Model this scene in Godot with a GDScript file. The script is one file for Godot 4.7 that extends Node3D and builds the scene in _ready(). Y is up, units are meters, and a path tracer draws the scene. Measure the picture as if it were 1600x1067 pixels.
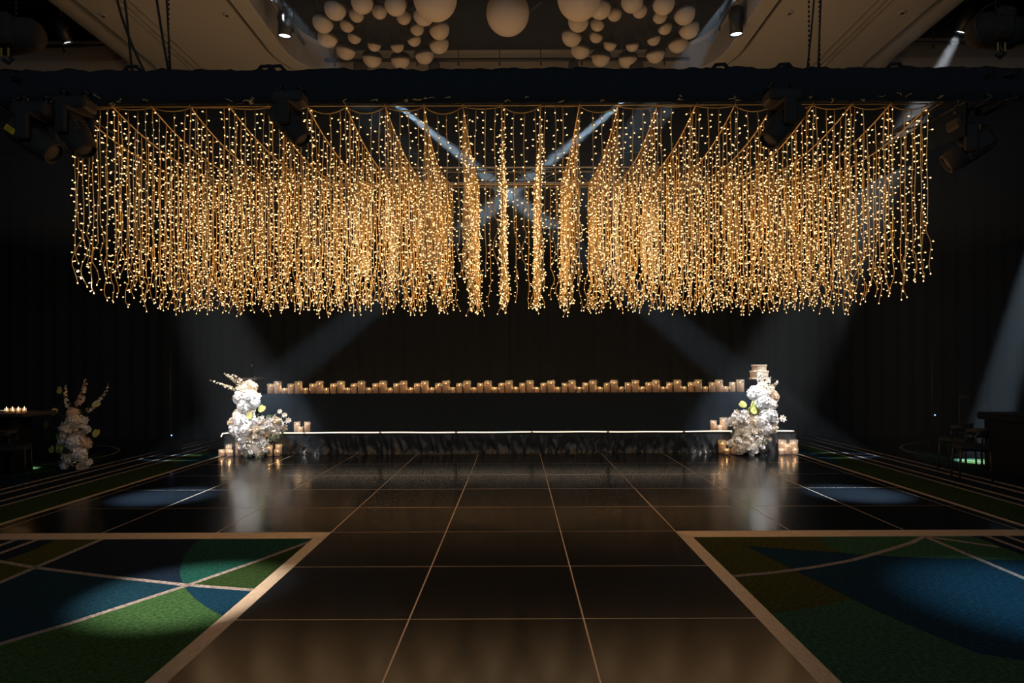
extends Node3D
# A ballroom set for a party: black gloss dance floor, candle-lit head table, rows of warm string lights under a truss.
# x right, y up, the camera looks towards -z; the top of the dance floor is y = 0, the carpet lies at y = -0.03.

const CARPET := -0.03
const TILE := 1.212
const CEIL := 7.0
const BULB_LIGHT := 0.047
const TRUSS_Y := 4.89
const ORD := ["first", "second", "third", "fourth", "fifth", "sixth", "seventh", "eighth", "ninth", "tenth", "eleventh", "twelfth", "thirteenth"]

var M := {}
var names := {}
var rng := RandomNumberGenerator.new()


class MB:
	var st := SurfaceTool.new()
	var tint := Color.WHITE
	var tinted := false
	var smooth := 0
	func _init(is_tinted := false) -> void:
		tinted = is_tinted
		st.begin(Mesh.PRIMITIVE_TRIANGLES)
	func v(p: Vector3) -> void:
		if tinted:
			st.set_color(tint)
		st.set_smooth_group(smooth)
		st.add_vertex(p)
	func tri(a: Vector3, b: Vector3, c: Vector3, out: Vector3) -> void:
		v(a)
		if (b - a).cross(c - a).dot(out) > 0.0:
			v(c)
			v(b)
		else:
			v(b)
			v(c)
	func quad(a: Vector3, b: Vector3, c: Vector3, d: Vector3, out: Vector3) -> void:
		tri(a, b, c, out)
		tri(a, c, d, out)
	# a box with chamfered edges
	func box(c: Vector3, s: Vector3, ch := 0.0, b := Basis()) -> void:
		var was := smooth
		smooth = -1
		var h := s / 2.0
		var k := minf(ch, minf(h.x, minf(h.y, h.z)) * 0.9)
		for ax in 3:
			var u := (ax + 1) % 3
			var w := (ax + 2) % 3
			for sg in [-1.0, 1.0]:
				var q := []
				for e in [[-1, -1], [1, -1], [1, 1], [-1, 1]]:
					var p := Vector3()
					p[ax] = sg * h[ax]
					p[u] = e[0] * (h[u] - k)
					p[w] = e[1] * (h[w] - k)
					q.append(c + b * p)
				var n := Vector3()
				n[ax] = sg
				quad(q[0], q[1], q[2], q[3], b * n)
			if k > 0.0:
				for su in [-1.0, 1.0]:
					for sw in [-1.0, 1.0]:
						var q2 := []
						for e in [[-1, 0], [1, 0], [1, 1], [-1, 1]]:
							var p2 := Vector3()
							p2[ax] = e[0] * (h[ax] - k)
							p2[u] = su * (h[u] - (k if e[1] == 0 else 0.0))
							p2[w] = sw * (h[w] - (0.0 if e[1] == 0 else k))
							q2.append(c + b * p2)
						var n2 := Vector3()
						n2[u] = su
						n2[w] = sw
						quad(q2[0], q2[1], q2[2], q2[3], b * n2)
		if k > 0.0:
			for sx in [-1.0, 1.0]:
				for sy in [-1.0, 1.0]:
					for sz in [-1.0, 1.0]:
						var sgn := Vector3(sx, sy, sz)
						var q3 := []
						for ax3 in 3:
							var p3 := Vector3(h.x - k, h.y - k, h.z - k)
							p3[ax3] = h[ax3]
							q3.append(c + b * (p3 * sgn))
						tri(q3[0], q3[1], q3[2], b * sgn)
		smooth = was
	func tube(pts: Array, r, sides := 6, capped := true) -> void:
		var rings := []
		var up := Vector3(0.31, 0.2, 0.93)
		for i in pts.size():
			var a: Vector3 = pts[maxi(i - 1, 0)]
			var z: Vector3 = pts[mini(i + 1, pts.size() - 1)]
			var t := (z - a).normalized()
			if absf(t.dot(up)) > 0.97:
				up = Vector3(0.93, 0.2, 0.31)
			var x := up.cross(t).normalized()
			var y := t.cross(x)
			up = y.cross(t).cross(t) * -1.0 if false else up
			var rr: float = r[i] if r is Array else r
			var ring := []
			for k in sides:
				var an := TAU * k / sides
				ring.append(pts[i] + (x * cos(an) + y * sin(an)) * rr)
			rings.append(ring)
		for i in pts.size() - 1:
			var mid: Vector3 = (pts[i] + pts[i + 1]) / 2.0
			for k in sides:
				var k2 := (k + 1) % sides
				quad(rings[i][k], rings[i][k2], rings[i + 1][k2], rings[i + 1][k], (rings[i][k] + rings[i + 1][k2]) / 2.0 - mid)
		if capped:
			for e in [0, pts.size() - 1]:
				var o: Vector3 = pts[e] - pts[1 if e == 0 else e - 1]
				for k in range(1, sides - 1):
					tri(rings[e][0], rings[e][k], rings[e][k + 1], o)
	# profile of Vector2(radius, height) turned about the y axis of xf
	func lathe(prof: Array, segs := 20, xf := Transform3D()) -> void:
		for i in prof.size() - 1:
			var a: Vector2 = prof[i]
			var b: Vector2 = prof[i + 1]
			for k in segs:
				var a0 := TAU * k / segs
				var a1 := TAU * (k + 1) / segs
				var d0 := Vector3(cos(a0), 0, sin(a0))
				var d1 := Vector3(cos(a1), 0, sin(a1))
				var p0 := d0 * a.x + Vector3(0, a.y, 0)
				var p1 := d1 * a.x + Vector3(0, a.y, 0)
				var p2 := d1 * b.x + Vector3(0, b.y, 0)
				var p3 := d0 * b.x + Vector3(0, b.y, 0)
				var e := b - a
				var dm := (d0 + d1).normalized()
				var out := xf.basis * (dm * e.y + Vector3(0, -e.x, 0))
				if a.x > 1e-6:
					tri(xf * p0, xf * p1, xf * p2, out)
				if b.x > 1e-6:
					tri(xf * p0, xf * p2, xf * p3, out)
	func ball(c: Vector3, r: Vector3, rings := 8, segs := 12, b := Basis()) -> void:
		var prof := []
		for i in rings + 1:
			var t := -PI / 2 + PI * i / rings
			prof.append(Vector2(cos(t) if i > 0 and i < rings else 0.0, sin(t)))
		lathe(prof, segs, Transform3D(b * Basis.from_scale(r), c))
	# a flat polygon (x, z) with thickness
	func slab(poly: PackedVector2Array, y0: float, y1: float) -> void:
		var was := smooth
		smooth = -1
		var idx := Geometry2D.triangulate_polygon(poly)
		for i in range(0, idx.size(), 3):
			var a := poly[idx[i]]
			var b := poly[idx[i + 1]]
			var c := poly[idx[i + 2]]
			tri(Vector3(a.x, y1, a.y), Vector3(b.x, y1, b.y), Vector3(c.x, y1, c.y), Vector3.UP)
			tri(Vector3(a.x, y0, a.y), Vector3(b.x, y0, b.y), Vector3(c.x, y0, c.y), Vector3.DOWN)
		var cw := Geometry2D.is_polygon_clockwise(poly)
		for i in poly.size():
			var a := poly[i]
			var b := poly[(i + 1) % poly.size()]
			var n := Vector3(b.y - a.y, 0, a.x - b.x) * (-1.0 if cw else 1.0)
			quad(Vector3(a.x, y0, a.y), Vector3(b.x, y0, b.y), Vector3(b.x, y1, b.y), Vector3(a.x, y1, a.y), n)
		smooth = was
	func done() -> ArrayMesh:
		st.generate_normals()
		return st.commit()


# ------------------------------------------------------------------ naming and placing

func numbered(called: String) -> String:
	var n: int = names.get(called, 0)
	names[called] = n + 1
	return called if n == 0 else "%s_%03d" % [called, n]


func tag(o: Node, label: String, category: String, group := "") -> Node:
	o.set_meta("label", label)
	o.set_meta("category", category)
	if group:
		o.set_meta("group", group)
	return o


func thing(called: String, label: String, category: String, at := Vector3.ZERO, group := "") -> Node3D:
	var o := Node3D.new()
	o.name = numbered(called)
	o.position = at
	add_child(o)
	tag(o, label, category, group)
	return o


func part(called: String, mesh: Mesh, mat: Material, parent: Node, at := Transform3D()) -> MeshInstance3D:
	var o := MeshInstance3D.new()
	o.name = numbered(called) if parent == self else called
	o.mesh = mesh
	o.material_override = mat
	o.transform = at
	parent.add_child(o, true)
	return o


func struct(called: String, mesh: Mesh, mat: Material, label := "") -> MeshInstance3D:
	var o := part(called, mesh, mat, self)
	o.set_meta("kind", "structure")
	if label:
		tag(o, label, called.get_slice("_", 0))
	return o


func lin(r: float, g: float, b: float) -> Color:
	return Color(r, g, b).linear_to_srgb()


func mat(called: String, c: Color, rough := 0.8, metal := 0.0, spec := 0.5) -> StandardMaterial3D:
	var m := StandardMaterial3D.new()
	m.resource_name = called
	m.albedo_color = c
	m.roughness = rough
	m.metallic = metal
	m.metallic_specular = spec
	M[called] = m
	return m


func glow(called: String, c: Color, energy: float) -> StandardMaterial3D:
	var m := mat(called, Color(0.9, 0.85, 0.75), 0.5)
	m.emission_enabled = true
	m.emission = c
	m.emission_energy_multiplier = energy
	return m


func noise_tex(freq: float, lo: float, hi: float, sd: int, octaves := 4, side := 512) -> NoiseTexture2D:
	var n := FastNoiseLite.new()
	n.seed = sd
	n.frequency = freq
	n.fractal_octaves = octaves
	var t := NoiseTexture2D.new()
	t.width = side
	t.height = side
	t.seamless = true
	t.noise = n
	var g := Gradient.new()
	g.set_color(0, Color(lo, lo, lo))
	g.set_color(1, Color(hi, hi, hi))
	t.color_ramp = g
	return t


func tri_map(m: StandardMaterial3D, scale: Vector3) -> void:
	m.uv1_triplanar = true
	m.uv1_world_triplanar = true
	m.uv1_scale = scale


func spot(called: String, at: Vector3, to: Vector3, energy: float, full_angle: float, c: Color, size := 0.05, soft := 0.35) -> SpotLight3D:
	var l := SpotLight3D.new()
	l.name = called
	add_child(l, true)
	l.look_at_from_position(at, to, Vector3.FORWARD if absf((to - at).normalized().y) > 0.98 else Vector3.UP)
	l.light_energy = energy
	l.light_color = c
	l.light_size = size
	l.spot_angle = full_angle / 2.0
	l.spot_angle_attenuation = soft
	l.spot_range = 30.0
	l.spot_attenuation = 2.0
	l.shadow_enabled = true
	return l


func omni(at: Vector3, energy: float, c: Color, size: float, parent: Node = self) -> void:
	var l := OmniLight3D.new()
	l.name = "glow_light"
	l.position = at
	l.light_energy = energy
	l.light_color = c
	l.light_size = size
	l.omni_range = 25.0
	l.omni_attenuation = 2.0
	l.shadow_enabled = true
	parent.add_child(l, true)


func P2(a: Array) -> PackedVector2Array:
	var r := PackedVector2Array()
	for i in range(0, a.size(), 2):
		r.append(Vector2(a[i], a[i + 1]))
	return r


func ellipse_poly(cx: float, cz: float, rx: float, rz: float, n := 48) -> PackedVector2Array:
	var r := PackedVector2Array()
	for i in n:
		r.append(Vector2(cx + rx * cos(TAU * i / n), cz + rz * sin(TAU * i / n)))
	return r


# a rectangle (x, z) with rounded corners, grown by d
func round_rect(x0: float, x1: float, z0: float, z1: float, r: float, d := 0.0) -> PackedVector2Array:
	var out := PackedVector2Array()
	var rr := r + d
	var cs := [Vector2(x1 - r, z1 - r), Vector2(x0 + r, z1 - r), Vector2(x0 + r, z0 + r), Vector2(x1 - r, z0 + r)]
	for k in 4:
		for i in 11:
			var a := PI / 2 * (k + i / 10.0)
			out.append(cs[k] + Vector2(cos(a), sin(a)) * rr)
	return out


# ------------------------------------------------------------------ materials

func make_materials() -> void:
	var grain := noise_tex(0.012, 0.42, 1.0, 3, 7, 1024)
	(grain.noise as FastNoiseLite).fractal_gain = 0.75
	var pile := noise_tex(0.3, 0.0, 1.0, 9, 2)
	pile.as_normal_map = true
	pile.bump_strength = 4.0
	pile.color_ramp = null
	var carpet := {
		"navy": [0.013, 0.028, 0.055], "teal_blue": [0.012, 0.060, 0.092], "green": [0.070, 0.165, 0.050], "sea_green": [0.018, 0.120, 0.085],
		"blue": [0.008, 0.056, 0.098], "olive": [0.105, 0.110, 0.018], "leaf": [0.040, 0.080, 0.020], "fir": [0.056, 0.165, 0.088], "stripe": [0.56, 0.45, 0.38],
	}
	for k in carpet:
		var c: Array = carpet[k]
		var m := mat("carpet_" + k, lin(c[0], c[1], c[2]), 1.0, 0.0, 0.2)
		m.albedo_texture = grain
		m.normal_enabled = true
		m.normal_texture = pile
		m.normal_scale = 0.6
		tri_map(m, Vector3(2.0, 2.0, 2.0))
	var fl := mat("black_laminate", lin(0.005, 0.0068, 0.0095), 0.25, 0.0, 0.29)
	fl.roughness_texture = noise_tex(0.02, 0.93, 1.0, 5, 5)
	tri_map(fl, Vector3(0.5, 0.5, 0.5))
	fl.roughness = 0.18
	var tan := mat("tan_edge_wood", lin(0.80, 0.60, 0.41), 0.5, 0.35)
	tan.albedo_texture = noise_tex(0.03, 0.72, 1.0, 6, 5)
	tri_map(tan, Vector3(6.0, 6.0, 0.5))
	var tan_across := mat("tan_edge_wood_across", lin(0.80, 0.60, 0.41), 0.5, 0.35)
	tan_across.albedo_texture = tan.albedo_texture
	tri_map(tan_across, Vector3(0.5, 6.0, 6.0))
	mat("joint_metal", lin(0.66, 0.50, 0.37), 0.5, 0.45)
	mat("black_cloth", lin(0.030, 0.033, 0.037), 0.95, 0.0, 0.3)
	var satin := mat("black_satin", lin(0.018, 0.024, 0.032), 0.36, 0.0, 0.5)
	satin.rim_enabled = true
	satin.rim = 0.3
	mat("backdrop_velvet", lin(0.012, 0.019, 0.029), 1.0, 0.0, 0.2)
	mat("black_metal", lin(0.016, 0.016, 0.017), 0.45, 0.0, 0.5)
	mat("black_plastic", lin(0.050, 0.041, 0.034), 0.7, 0.0, 0.3)
	mat("black_paint", lin(0.006, 0.007, 0.009), 0.6, 0.0, 0.3)
	mat("truss_metal", lin(0.30, 0.30, 0.31), 0.35, 0.85)
	mat("dark_truss_metal", lin(0.055, 0.05, 0.046), 0.4, 0.6)
	mat("chrome", lin(0.6, 0.6, 0.6), 0.2, 1.0)
	mat("yellow_sticker", lin(0.9, 0.56, 0.012), 0.5)
	mat("amber_tape", lin(0.62, 0.36, 0.06), 0.5)
	mat("dark_ink", lin(0.03, 0.025, 0.02), 0.7)
	var pl := mat("ceiling_plaster", lin(0.36, 0.35, 0.34), 0.9, 0.0, 0.2)
	pl.albedo_texture = noise_tex(0.25, 0.9, 1.0, 11, 2)
	tri_map(pl, Vector3(1.5, 1.5, 1.5))
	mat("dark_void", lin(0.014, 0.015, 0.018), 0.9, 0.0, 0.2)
	mat("wall_paint", lin(0.012, 0.015, 0.019), 0.9, 0.0, 0.2)
	var op := mat("opal_glass", lin(0.76, 0.66, 0.56), 0.55, 0.0, 0.25)
	op.albedo_texture = noise_tex(0.2, 0.9, 1.0, 12, 2)
	tri_map(op, Vector3(3, 3, 3))
	var wd := mat("walnut", lin(0.085, 0.052, 0.036), 0.6)
	wd.albedo_texture = noise_tex(0.04, 0.6, 1.0, 13, 4)
	tri_map(wd, Vector3(0.6, 4.0, 4.0))
	mat("bronze", lin(0.035, 0.027, 0.022), 0.5, 0.4)
	mat("clear_wire", lin(0.85, 0.57, 0.22), 0.4, 0.0, 0.5)
	glow("bulb_glow", lin(1.0, 0.60, 0.27), 2.6)
	glow("flame_glow", lin(1.0, 0.55, 0.20), 9.0)
	glow("led_glow", lin(1.0, 0.80, 0.58), 2.6)
	glow("lamp_glow", lin(0.85, 0.95, 1.0), 6.0)
	glow("indicator_glow", lin(0.25, 0.5, 1.0), 3.0)
	var wax := mat("candle_wax", lin(0.72, 0.58, 0.43), 0.6)
	wax.backlight_enabled = true
	wax.backlight = Color(0.9, 0.8, 0.65)
	mat("wick", lin(0.02, 0.015, 0.01), 0.9)
	var gl := mat("clear_glass", Color(1, 1, 1, 0.10), 0.06, 0.0, 0.5)
	gl.transparency = BaseMaterial3D.TRANSPARENCY_ALPHA
	for k in {"white_petal": [0.82, 0.80, 0.80], "cream_petal": [0.80, 0.70, 0.56], "ivory_petal": [0.84, 0.78, 0.69], "blush_petal": [0.74, 0.55, 0.40]}:
		var c2: Array = {"white_petal": [0.82, 0.80, 0.80], "cream_petal": [0.80, 0.70, 0.56], "ivory_petal": [0.84, 0.78, 0.69], "blush_petal": [0.74, 0.55, 0.40]}[k]
		var pm := mat(k, lin(c2[0], c2[1], c2[2]), 0.75, 0.0, 0.3)
		pm.backlight_enabled = true
		pm.backlight = Color(0.3, 0.3, 0.3)
	mat("lime_petal", lin(0.50, 0.50, 0.14), 0.35)
	mat("flower_heart", lin(0.42, 0.36, 0.10), 0.8)
	mat("leaf_green", lin(0.035, 0.075, 0.030), 0.5)
	mat("stem_green", lin(0.10, 0.13, 0.05), 0.7)
	mat("moss_green", lin(0.06, 0.07, 0.03), 0.9)
	mat("icing", lin(0.84, 0.74, 0.62), 0.6)
	mat("seat_leather", lin(0.010, 0.010, 0.011), 0.6)
	mat("silver_ware", lin(0.7, 0.62, 0.55), 0.3, 0.9)


# ------------------------------------------------------------------ the scene

func _ready() -> void:
	rng.seed = 7
	var cam := Camera3D.new()
	cam.name = "camera"
	cam.position = Vector3(0.146, 1.768, 0.0)
	cam.rotation.z = -0.00375
	cam.projection = Camera3D.PROJECTION_FRUSTUM
	cam.near = 0.1
	cam.far = 100.0
	cam.size = 0.1 * 1067.0 / 1045.0
	cam.frustum_offset = Vector2(-6.9 / 1045.0, 35.5 / 1045.0) * 0.1
	add_child(cam)
	cam.current = true
	var we := WorldEnvironment.new()
	we.name = "environment"
	var env := Environment.new()
	env.background_mode = Environment.BG_COLOR
	env.background_color = Color(0.02, 0.025, 0.03)
	env.tonemap_mode = Environment.TONE_MAPPER_LINEAR
	env.tonemap_exposure = 1.0
	env.sdfgi_enabled = true
	env.ssao_enabled = true
	env.ssil_enabled = true
	env.volumetric_fog_enabled = true
	env.volumetric_fog_density = 0.0
	we.environment = env
	add_child(we)
	make_materials()
	build_lights()
	build_room()
	build_ceiling()
	build_floor()
	build_rig()
	build_curtains()
	build_stage()
	build_candles()
	build_flowers()
	build_chandelier()
	build_sides()
	build_haze()


const WHITE_BEAM := Color(0.88, 0.96, 1.0)

func build_lights() -> void:
	# two narrow beams cross behind the rear truss, each on the flowers of the far side
	spot("flower_beam", Vector3(2.25, 6.75, -12.6), Vector3(-5.05, 1.0, -12.95), 340.0, 5.4, WHITE_BEAM, 0.05)
	spot("flower_beam", Vector3(-2.20, 6.75, -12.6), Vector3(5.05, 1.0, -12.95), 340.0, 5.4, WHITE_BEAM, 0.05)
	# two long throws from the hall ceiling light the flowers, cake and lectern through the strings
	spot("throw_lamp_light", Vector3(3.2, 6.85, -1.5), Vector3(-5.0, 0.75, -12.95), 90.0, 7.2, Color(1.0, 0.98, 0.96), 0.07, 0.5)
	spot("throw_lamp_light", Vector3(-3.2, 6.85, -1.5), Vector3(4.95, 0.75, -12.95), 90.0, 7.2, Color(1.0, 0.98, 0.96), 0.07, 0.5)
	# lamps in the ceiling slots
	spot("slot_lamp_light", Vector3(7.07, 6.90, -10.44), Vector3(4.97, 0.95, -13.2), 110.0, 19.0, Color(1.0, 0.98, 0.96), 0.06, 0.8)
	spot("slot_lamp_light", Vector3(-6.89, 6.84, -10.52), Vector3(-4.97, 0.86, -13.1), 110.0, 18.0, Color(1.0, 0.98, 0.96), 0.06, 0.8)
	# lamps at the edges of the ceiling tray, two of them across it
	spot("tray_lamp_light", Vector3(-3.45, 6.74, -10.3), Vector3(-3.6, 0.0, -10.6), 22.0, 9.0, WHITE_BEAM, 0.06)
	spot("tray_lamp_light", Vector3(3.6, 6.74, -10.3), Vector3(3.7, 0.0, -10.6), 22.0, 9.0, WHITE_BEAM, 0.06)
	spot("tray_lamp_light", Vector3(3.50, 7.27, -9.2), Vector3(2.98, 6.76, -11.95), 150.0, 9.0, WHITE_BEAM, 0.05)
	spot("tray_lamp_light", Vector3(-3.50, 7.27, -9.2), Vector3(-2.94, 6.76, -11.95), 60.0, 9.0, WHITE_BEAM, 0.05)
	# moving heads on the side trusses: pools on the dance floor
	spot("truss_lamp_light", Vector3(-5.75, 4.1, -7.9), Vector3(-4.6, 0.0, -9.05), 160.0, 20.0, Color(0.86, 0.94, 1.0), 0.05, 1.0)
	spot("truss_lamp_light", Vector3(5.75, 4.1, -7.9), Vector3(4.75, 0.0, -9.05), 160.0, 20.0, Color(0.86, 0.94, 1.0), 0.05, 1.0)
	# ceiling lamps over the carpet in front
	spot("house_lamp_light", Vector3(-2.9, 6.9, -4.6), Vector3(-2.45, 0.0, -5.3), 110.0, 15.0, Color(1.0, 0.97, 0.94), 0.06, 0.8)
	spot("house_lamp_light", Vector3(4.6, 6.9, -4.4), Vector3(4.2, 0.0, -5.05), 60.0, 20.0, Color(0.80, 0.92, 1.0), 0.06, 1.0)
	# lamps over the bars at both sides
	spot("bar_lamp_light", Vector3(10.3, 6.9, -11.9), Vector3(8.55, 0.0, -12.1), 420.0, 6.5, WHITE_BEAM, 0.06)
	spot("bar_lamp_light", Vector3(-9.2, 6.9, -11.5), Vector3(-8.50, 0.0, -11.65), 220.0, 4.5, WHITE_BEAM, 0.05)
	# soft cool panels in the hall ceiling behind the camera
	for x in [-4.0, 4.0]:
		var a := AreaLight3D.new()
		a.name = "panel_lamp_light"
		a.area_size = Vector2(2.4, 0.6)
		a.light_energy = 6.5
		a.light_color = Color(0.78, 0.89, 1.0)
		a.area_range = 40.0
		a.area_attenuation = 2.0
		a.shadow_enabled = true
		add_child(a, true)
		a.look_at_from_position(Vector3(x, 6.7, 3.0), Vector3(x * 0.5, 2.2, -10.0))


func build_room() -> void:
	var f := MB.new()
	f.box(Vector3(0, -0.13, -5.5), Vector3(27.0, 0.2, 24.0))
	var fo := struct("floor", f.done(), M.carpet_navy, "dark navy patterned carpet spread around the raised black dance floor")
	var w := MB.new()
	w.box(Vector3(0, 4.2, -16.9), Vector3(27, 9, 0.3))
	struct("wall_back", w.done(), M.wall_paint, "dark wall behind the black drape at the far end of the hall")
	w = MB.new()
	w.box(Vector3(-13.15, 4.2, -5.5), Vector3(0.3, 9, 24))
	struct("wall_left", w.done(), M.wall_paint, "dark wall closing the hall on the left")
	w = MB.new()
	w.box(Vector3(13.15, 4.2, -5.5), Vector3(0.3, 9, 24))
	struct("wall_right", w.done(), M.wall_paint, "dark wall closing the hall on the right")
	w = MB.new()
	w.box(Vector3(0, 4.2, 6.15), Vector3(27, 9, 0.3))
	struct("wall_front", w.done(), M.wall_paint, "dark wall behind the camera")
	# pleated black drape across the back, in six panels
	for k in 6:
		var d := MB.new()
		var x0 := -12.9 + k * 4.3
		var n := 86
		for i in n:
			var pa := Vector2(x0 + 4.28 * i / n, 0.0)
			var pb := Vector2(x0 + 4.28 * (i + 1) / n, 0.0)
			pa.y = -16.3 + 0.045 * sin(pa.x * 17.0) + 0.02 * sin(pa.x * 7.3 + 1.0)
			pb.y = -16.3 + 0.045 * sin(pb.x * 17.0) + 0.02 * sin(pb.x * 7.3 + 1.0)
			d.quad(Vector3(pa.x, CARPET, pa.y), Vector3(pb.x, CARPET, pb.y), Vector3(pb.x, 6.9, pb.y), Vector3(pa.x, 6.9, pa.y), Vector3(0, 0, 1))
			d.quad(Vector3(pa.x, CARPET, pa.y - 0.02), Vector3(pb.x, CARPET, pb.y - 0.02), Vector3(pb.x, 6.9, pb.y - 0.02), Vector3(pa.x, 6.9, pa.y - 0.02), Vector3(0, 0, -1))
		var o := part("backdrop_drape", d.done(), M.backdrop_velvet, self)
		tag(o, "pleated black drape along the back wall, " + ORD[k] + " of six panels from the left corner", "drape", "black drapes along the back wall")
	build_carpet(fo)


func ribbon(pts: PackedVector2Array, w: float) -> PackedVector2Array:
	var a := PackedVector2Array()
	var b := PackedVector2Array()
	for i in pts.size():
		var t := (pts[mini(i + 1, pts.size() - 1)] - pts[maxi(i - 1, 0)]).normalized()
		var n := Vector2(-t.y, t.x) * w / 2
		a.append(pts[i] + n)
		b.append(pts[i] - n)
	b.reverse()
	a.append_array(b)
	return a


# the inlaid figures of the carpet: thin pieces of pile let into the navy ground, clipped to where the carpet shows
func build_carpet(fo: Node) -> void:
	var left := P2([-12.9, -7.0, -1.9, -7.0, -1.9, 2.0, -12.9, 2.0])
	var right := P2([1.9, -7.0, 12.9, -7.0, 12.9, 2.0, 1.9, 2.0])
	var far_left := P2([-12.9, -16.2, -5.75, -16.2, -5.75, -6.9, -12.9, -6.9])
	var far_right := P2([5.8, -16.2, 12.9, -16.2, 12.9, -6.9, 5.8, -6.9])
	var s1 := [-3.75, -3.3, -3.45, -3.85, -3.2, -4.324, -2.964, -4.686, -2.552, -5.46, -2.245, -6.12, -1.9, -6.95]
	var s2 := [-7.0, -7.6, -5.2, -6.42, -4.585, -6.14, -4.151, -5.961, -3.401, -5.718, -2.57, -5.476, -1.9, -5.33]
	var circ := ellipse_poly(0.144, -7.328, 3.298, 3.298, 96)
	var i := 0
	var jobs := [
		["teal_blue", left, P2([-7.0, -7.6, -5.2, -6.42, -4.585, -6.14, -4.151, -5.961, -3.401, -5.718, -2.57, -5.476, -2.964, -4.686, -3.2, -4.324, -3.45, -3.85, -3.75, -3.3, -6.0, -3.0, -9.0, -5.0])],
		["olive", left, P2([-4.14, -7.0, -4.63, -7.0, -4.58, -6.47, -4.60, -6.15, -5.3, -5.7, -5.6, -5.0, -4.14, -5.2])],
		["navy", left, P2([-4.10, -7.0, -1.9, -7.0, -1.9, -5.33, -2.57, -5.476, -3.401, -5.718, -4.10, -5.94])],
		["green", left, P2([-2.57, -5.43, -2.964, -4.686, -3.2, -4.324, -3.45, -3.85, -3.75, -3.3, -4.6, -1.8, -5.6, 2.0, -1.9, 2.0, -1.9, -5.3])],
		["blue", left, circ],
		["leaf", left, P2([-2.57, -5.476, -2.552, -5.46, -2.245, -6.12, -1.9, -6.95, -1.9, -5.33])],
	]
	for j in jobs:
		for p in Geometry2D.intersect_polygons(j[1], j[2]):
			put_patch(fo, p, j[0], i)
		i += 1
	# the circle shows sea green beyond the two stripes
	for p in Geometry2D.intersect_polygons(P2([-4.3, -7.6, -1.95, -7.6, -1.95, -6.83, -2.245, -6.12, -2.552, -5.46, -2.60, -5.47, -3.401, -5.70, -4.3, -6.0]), circ):
		for q in Geometry2D.intersect_polygons(p, left):
			put_patch(fo, q, "sea_green", i)
	for p in Geometry2D.intersect_polygons(P2([-2.57, -5.476, -2.552, -5.46, -2.245, -6.12, -1.9, -6.95, -1.9, -5.33]), left):
		put_patch(fo, p, "leaf", i + 1)
	for s in [s1, s2, [-4.16, -1.0, -4.15, -5.5, -4.158, -7.0], [-4.82, -1.0, -4.82, -7.0], [-5.04, -1.0, -5.04, -7.0]]:
		for p in Geometry2D.intersect_polygons(ribbon(P2(s), 0.055), left):
			put_patch(fo, p, "stripe", i + 2, "carpet_stripe")
	# right
	var olive_r := ellipse_poly(1.0, -6.0, 2.32, 1.32, 64)
	var nav := P2([2.395, -6.584, 2.588, -6.513, 3.117, -6.351, 3.501, -6.239, 3.866, -6.152, 4.305, -6.106, 4.739, -6.061, 6.5, -5.9, 9.0, -5.8, 9.0, -3.9, 3.5, -3.95, 3.199, -4.03, 2.992, -4.123, 2.859, -4.491, 2.747, -4.841, 2.651, -5.325, 2.539, -5.86])
	for j in [["fir", right], ["olive", olive_r], ["olive", P2([2.3, -6.95, 3.28, -6.95, 3.21, -6.643, 3.127, -6.372, 2.5, -6.50])], ["blue", nav], ["fir", P2([4.36, -6.85, 4.595, -6.719, 4.9, -6.48, 4.9, -6.06, 4.36, -6.1])], ["navy", P2([4.86, -7.0, 12.9, -7.0, 12.9, -5.8, 6.5, -5.9, 4.86, -6.05])]]:
		i += 1
		for p in Geometry2D.intersect_polygons(j[1], right):
			put_patch(fo, p, j[0], i)
	for s in [[1.95, -5.64, 2.29, -5.72, 2.743, -5.876, 3.182, -6.081, 3.726, -6.43, 4.089, -6.678, 4.359, -6.923], [4.36, -6.95, 4.36, -5.4, 4.36, -1.0], [4.10, -7.1, 4.359, -6.923, 4.595, -6.719, 4.83, -6.5], [5.0, -7.1, 5.0, -1.0], [5.2, -7.1, 5.2, -1.0]]:
		for p in Geometry2D.intersect_polygons(ribbon(P2(s), 0.055), right):
			put_patch(fo, p, "stripe", i + 1, "carpet_stripe")
	# far sides, along the dance floor
	for sd in [-1.0, 1.0]:
		var reg := far_left if sd < 0 else far_right
		var jobs2 := [
			["leaf", P2([sd * 5.7, -16.2, sd * 6.45, -16.2, sd * 6.45, -6.8, sd * 5.7, -6.8])],
			["teal_blue", P2([sd * 5.7, -16.2, sd * 6.2, -16.2, sd * 6.1, -12.4, sd * 5.7, -11.4])],
			["sea_green", ellipse_poly(sd * 10.3, -12.2, 2.6, 2.4)],
			["navy", ellipse_poly(sd * 10.6, -13.4, 2.2, 1.9)],
			["green", ellipse_poly(sd * 8.9, -11.9, 0.9, 0.5)],
		]
		for j in jobs2:
			i += 1
			for p in Geometry2D.intersect_polygons(j[1], reg):
				put_patch(fo, p, j[0], i)
		for x in [6.47, 6.72, 7.10, 7.36]:
			for p in Geometry2D.intersect_polygons(P2([sd * (x - 0.025), -16.1, sd * (x + 0.025), -16.1, sd * (x + 0.025), -6.8, sd * (x - 0.025), -6.8]), reg):
				put_patch(fo, p, "stripe", i + 1, "carpet_stripe")
		var arc := PackedVector2Array()
		for k in 25:
			var a := TAU * (0.30 + 0.4 * k / 24.0)
			arc.append(Vector2(sd * (10.45 + 2.4 * cos(a)), -13.3 + 2.05 * sin(a)))
		for p in Geometry2D.intersect_polygons(ribbon(arc, 0.05), reg):
			put_patch(fo, p, "stripe", i + 1, "carpet_stripe")


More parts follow.
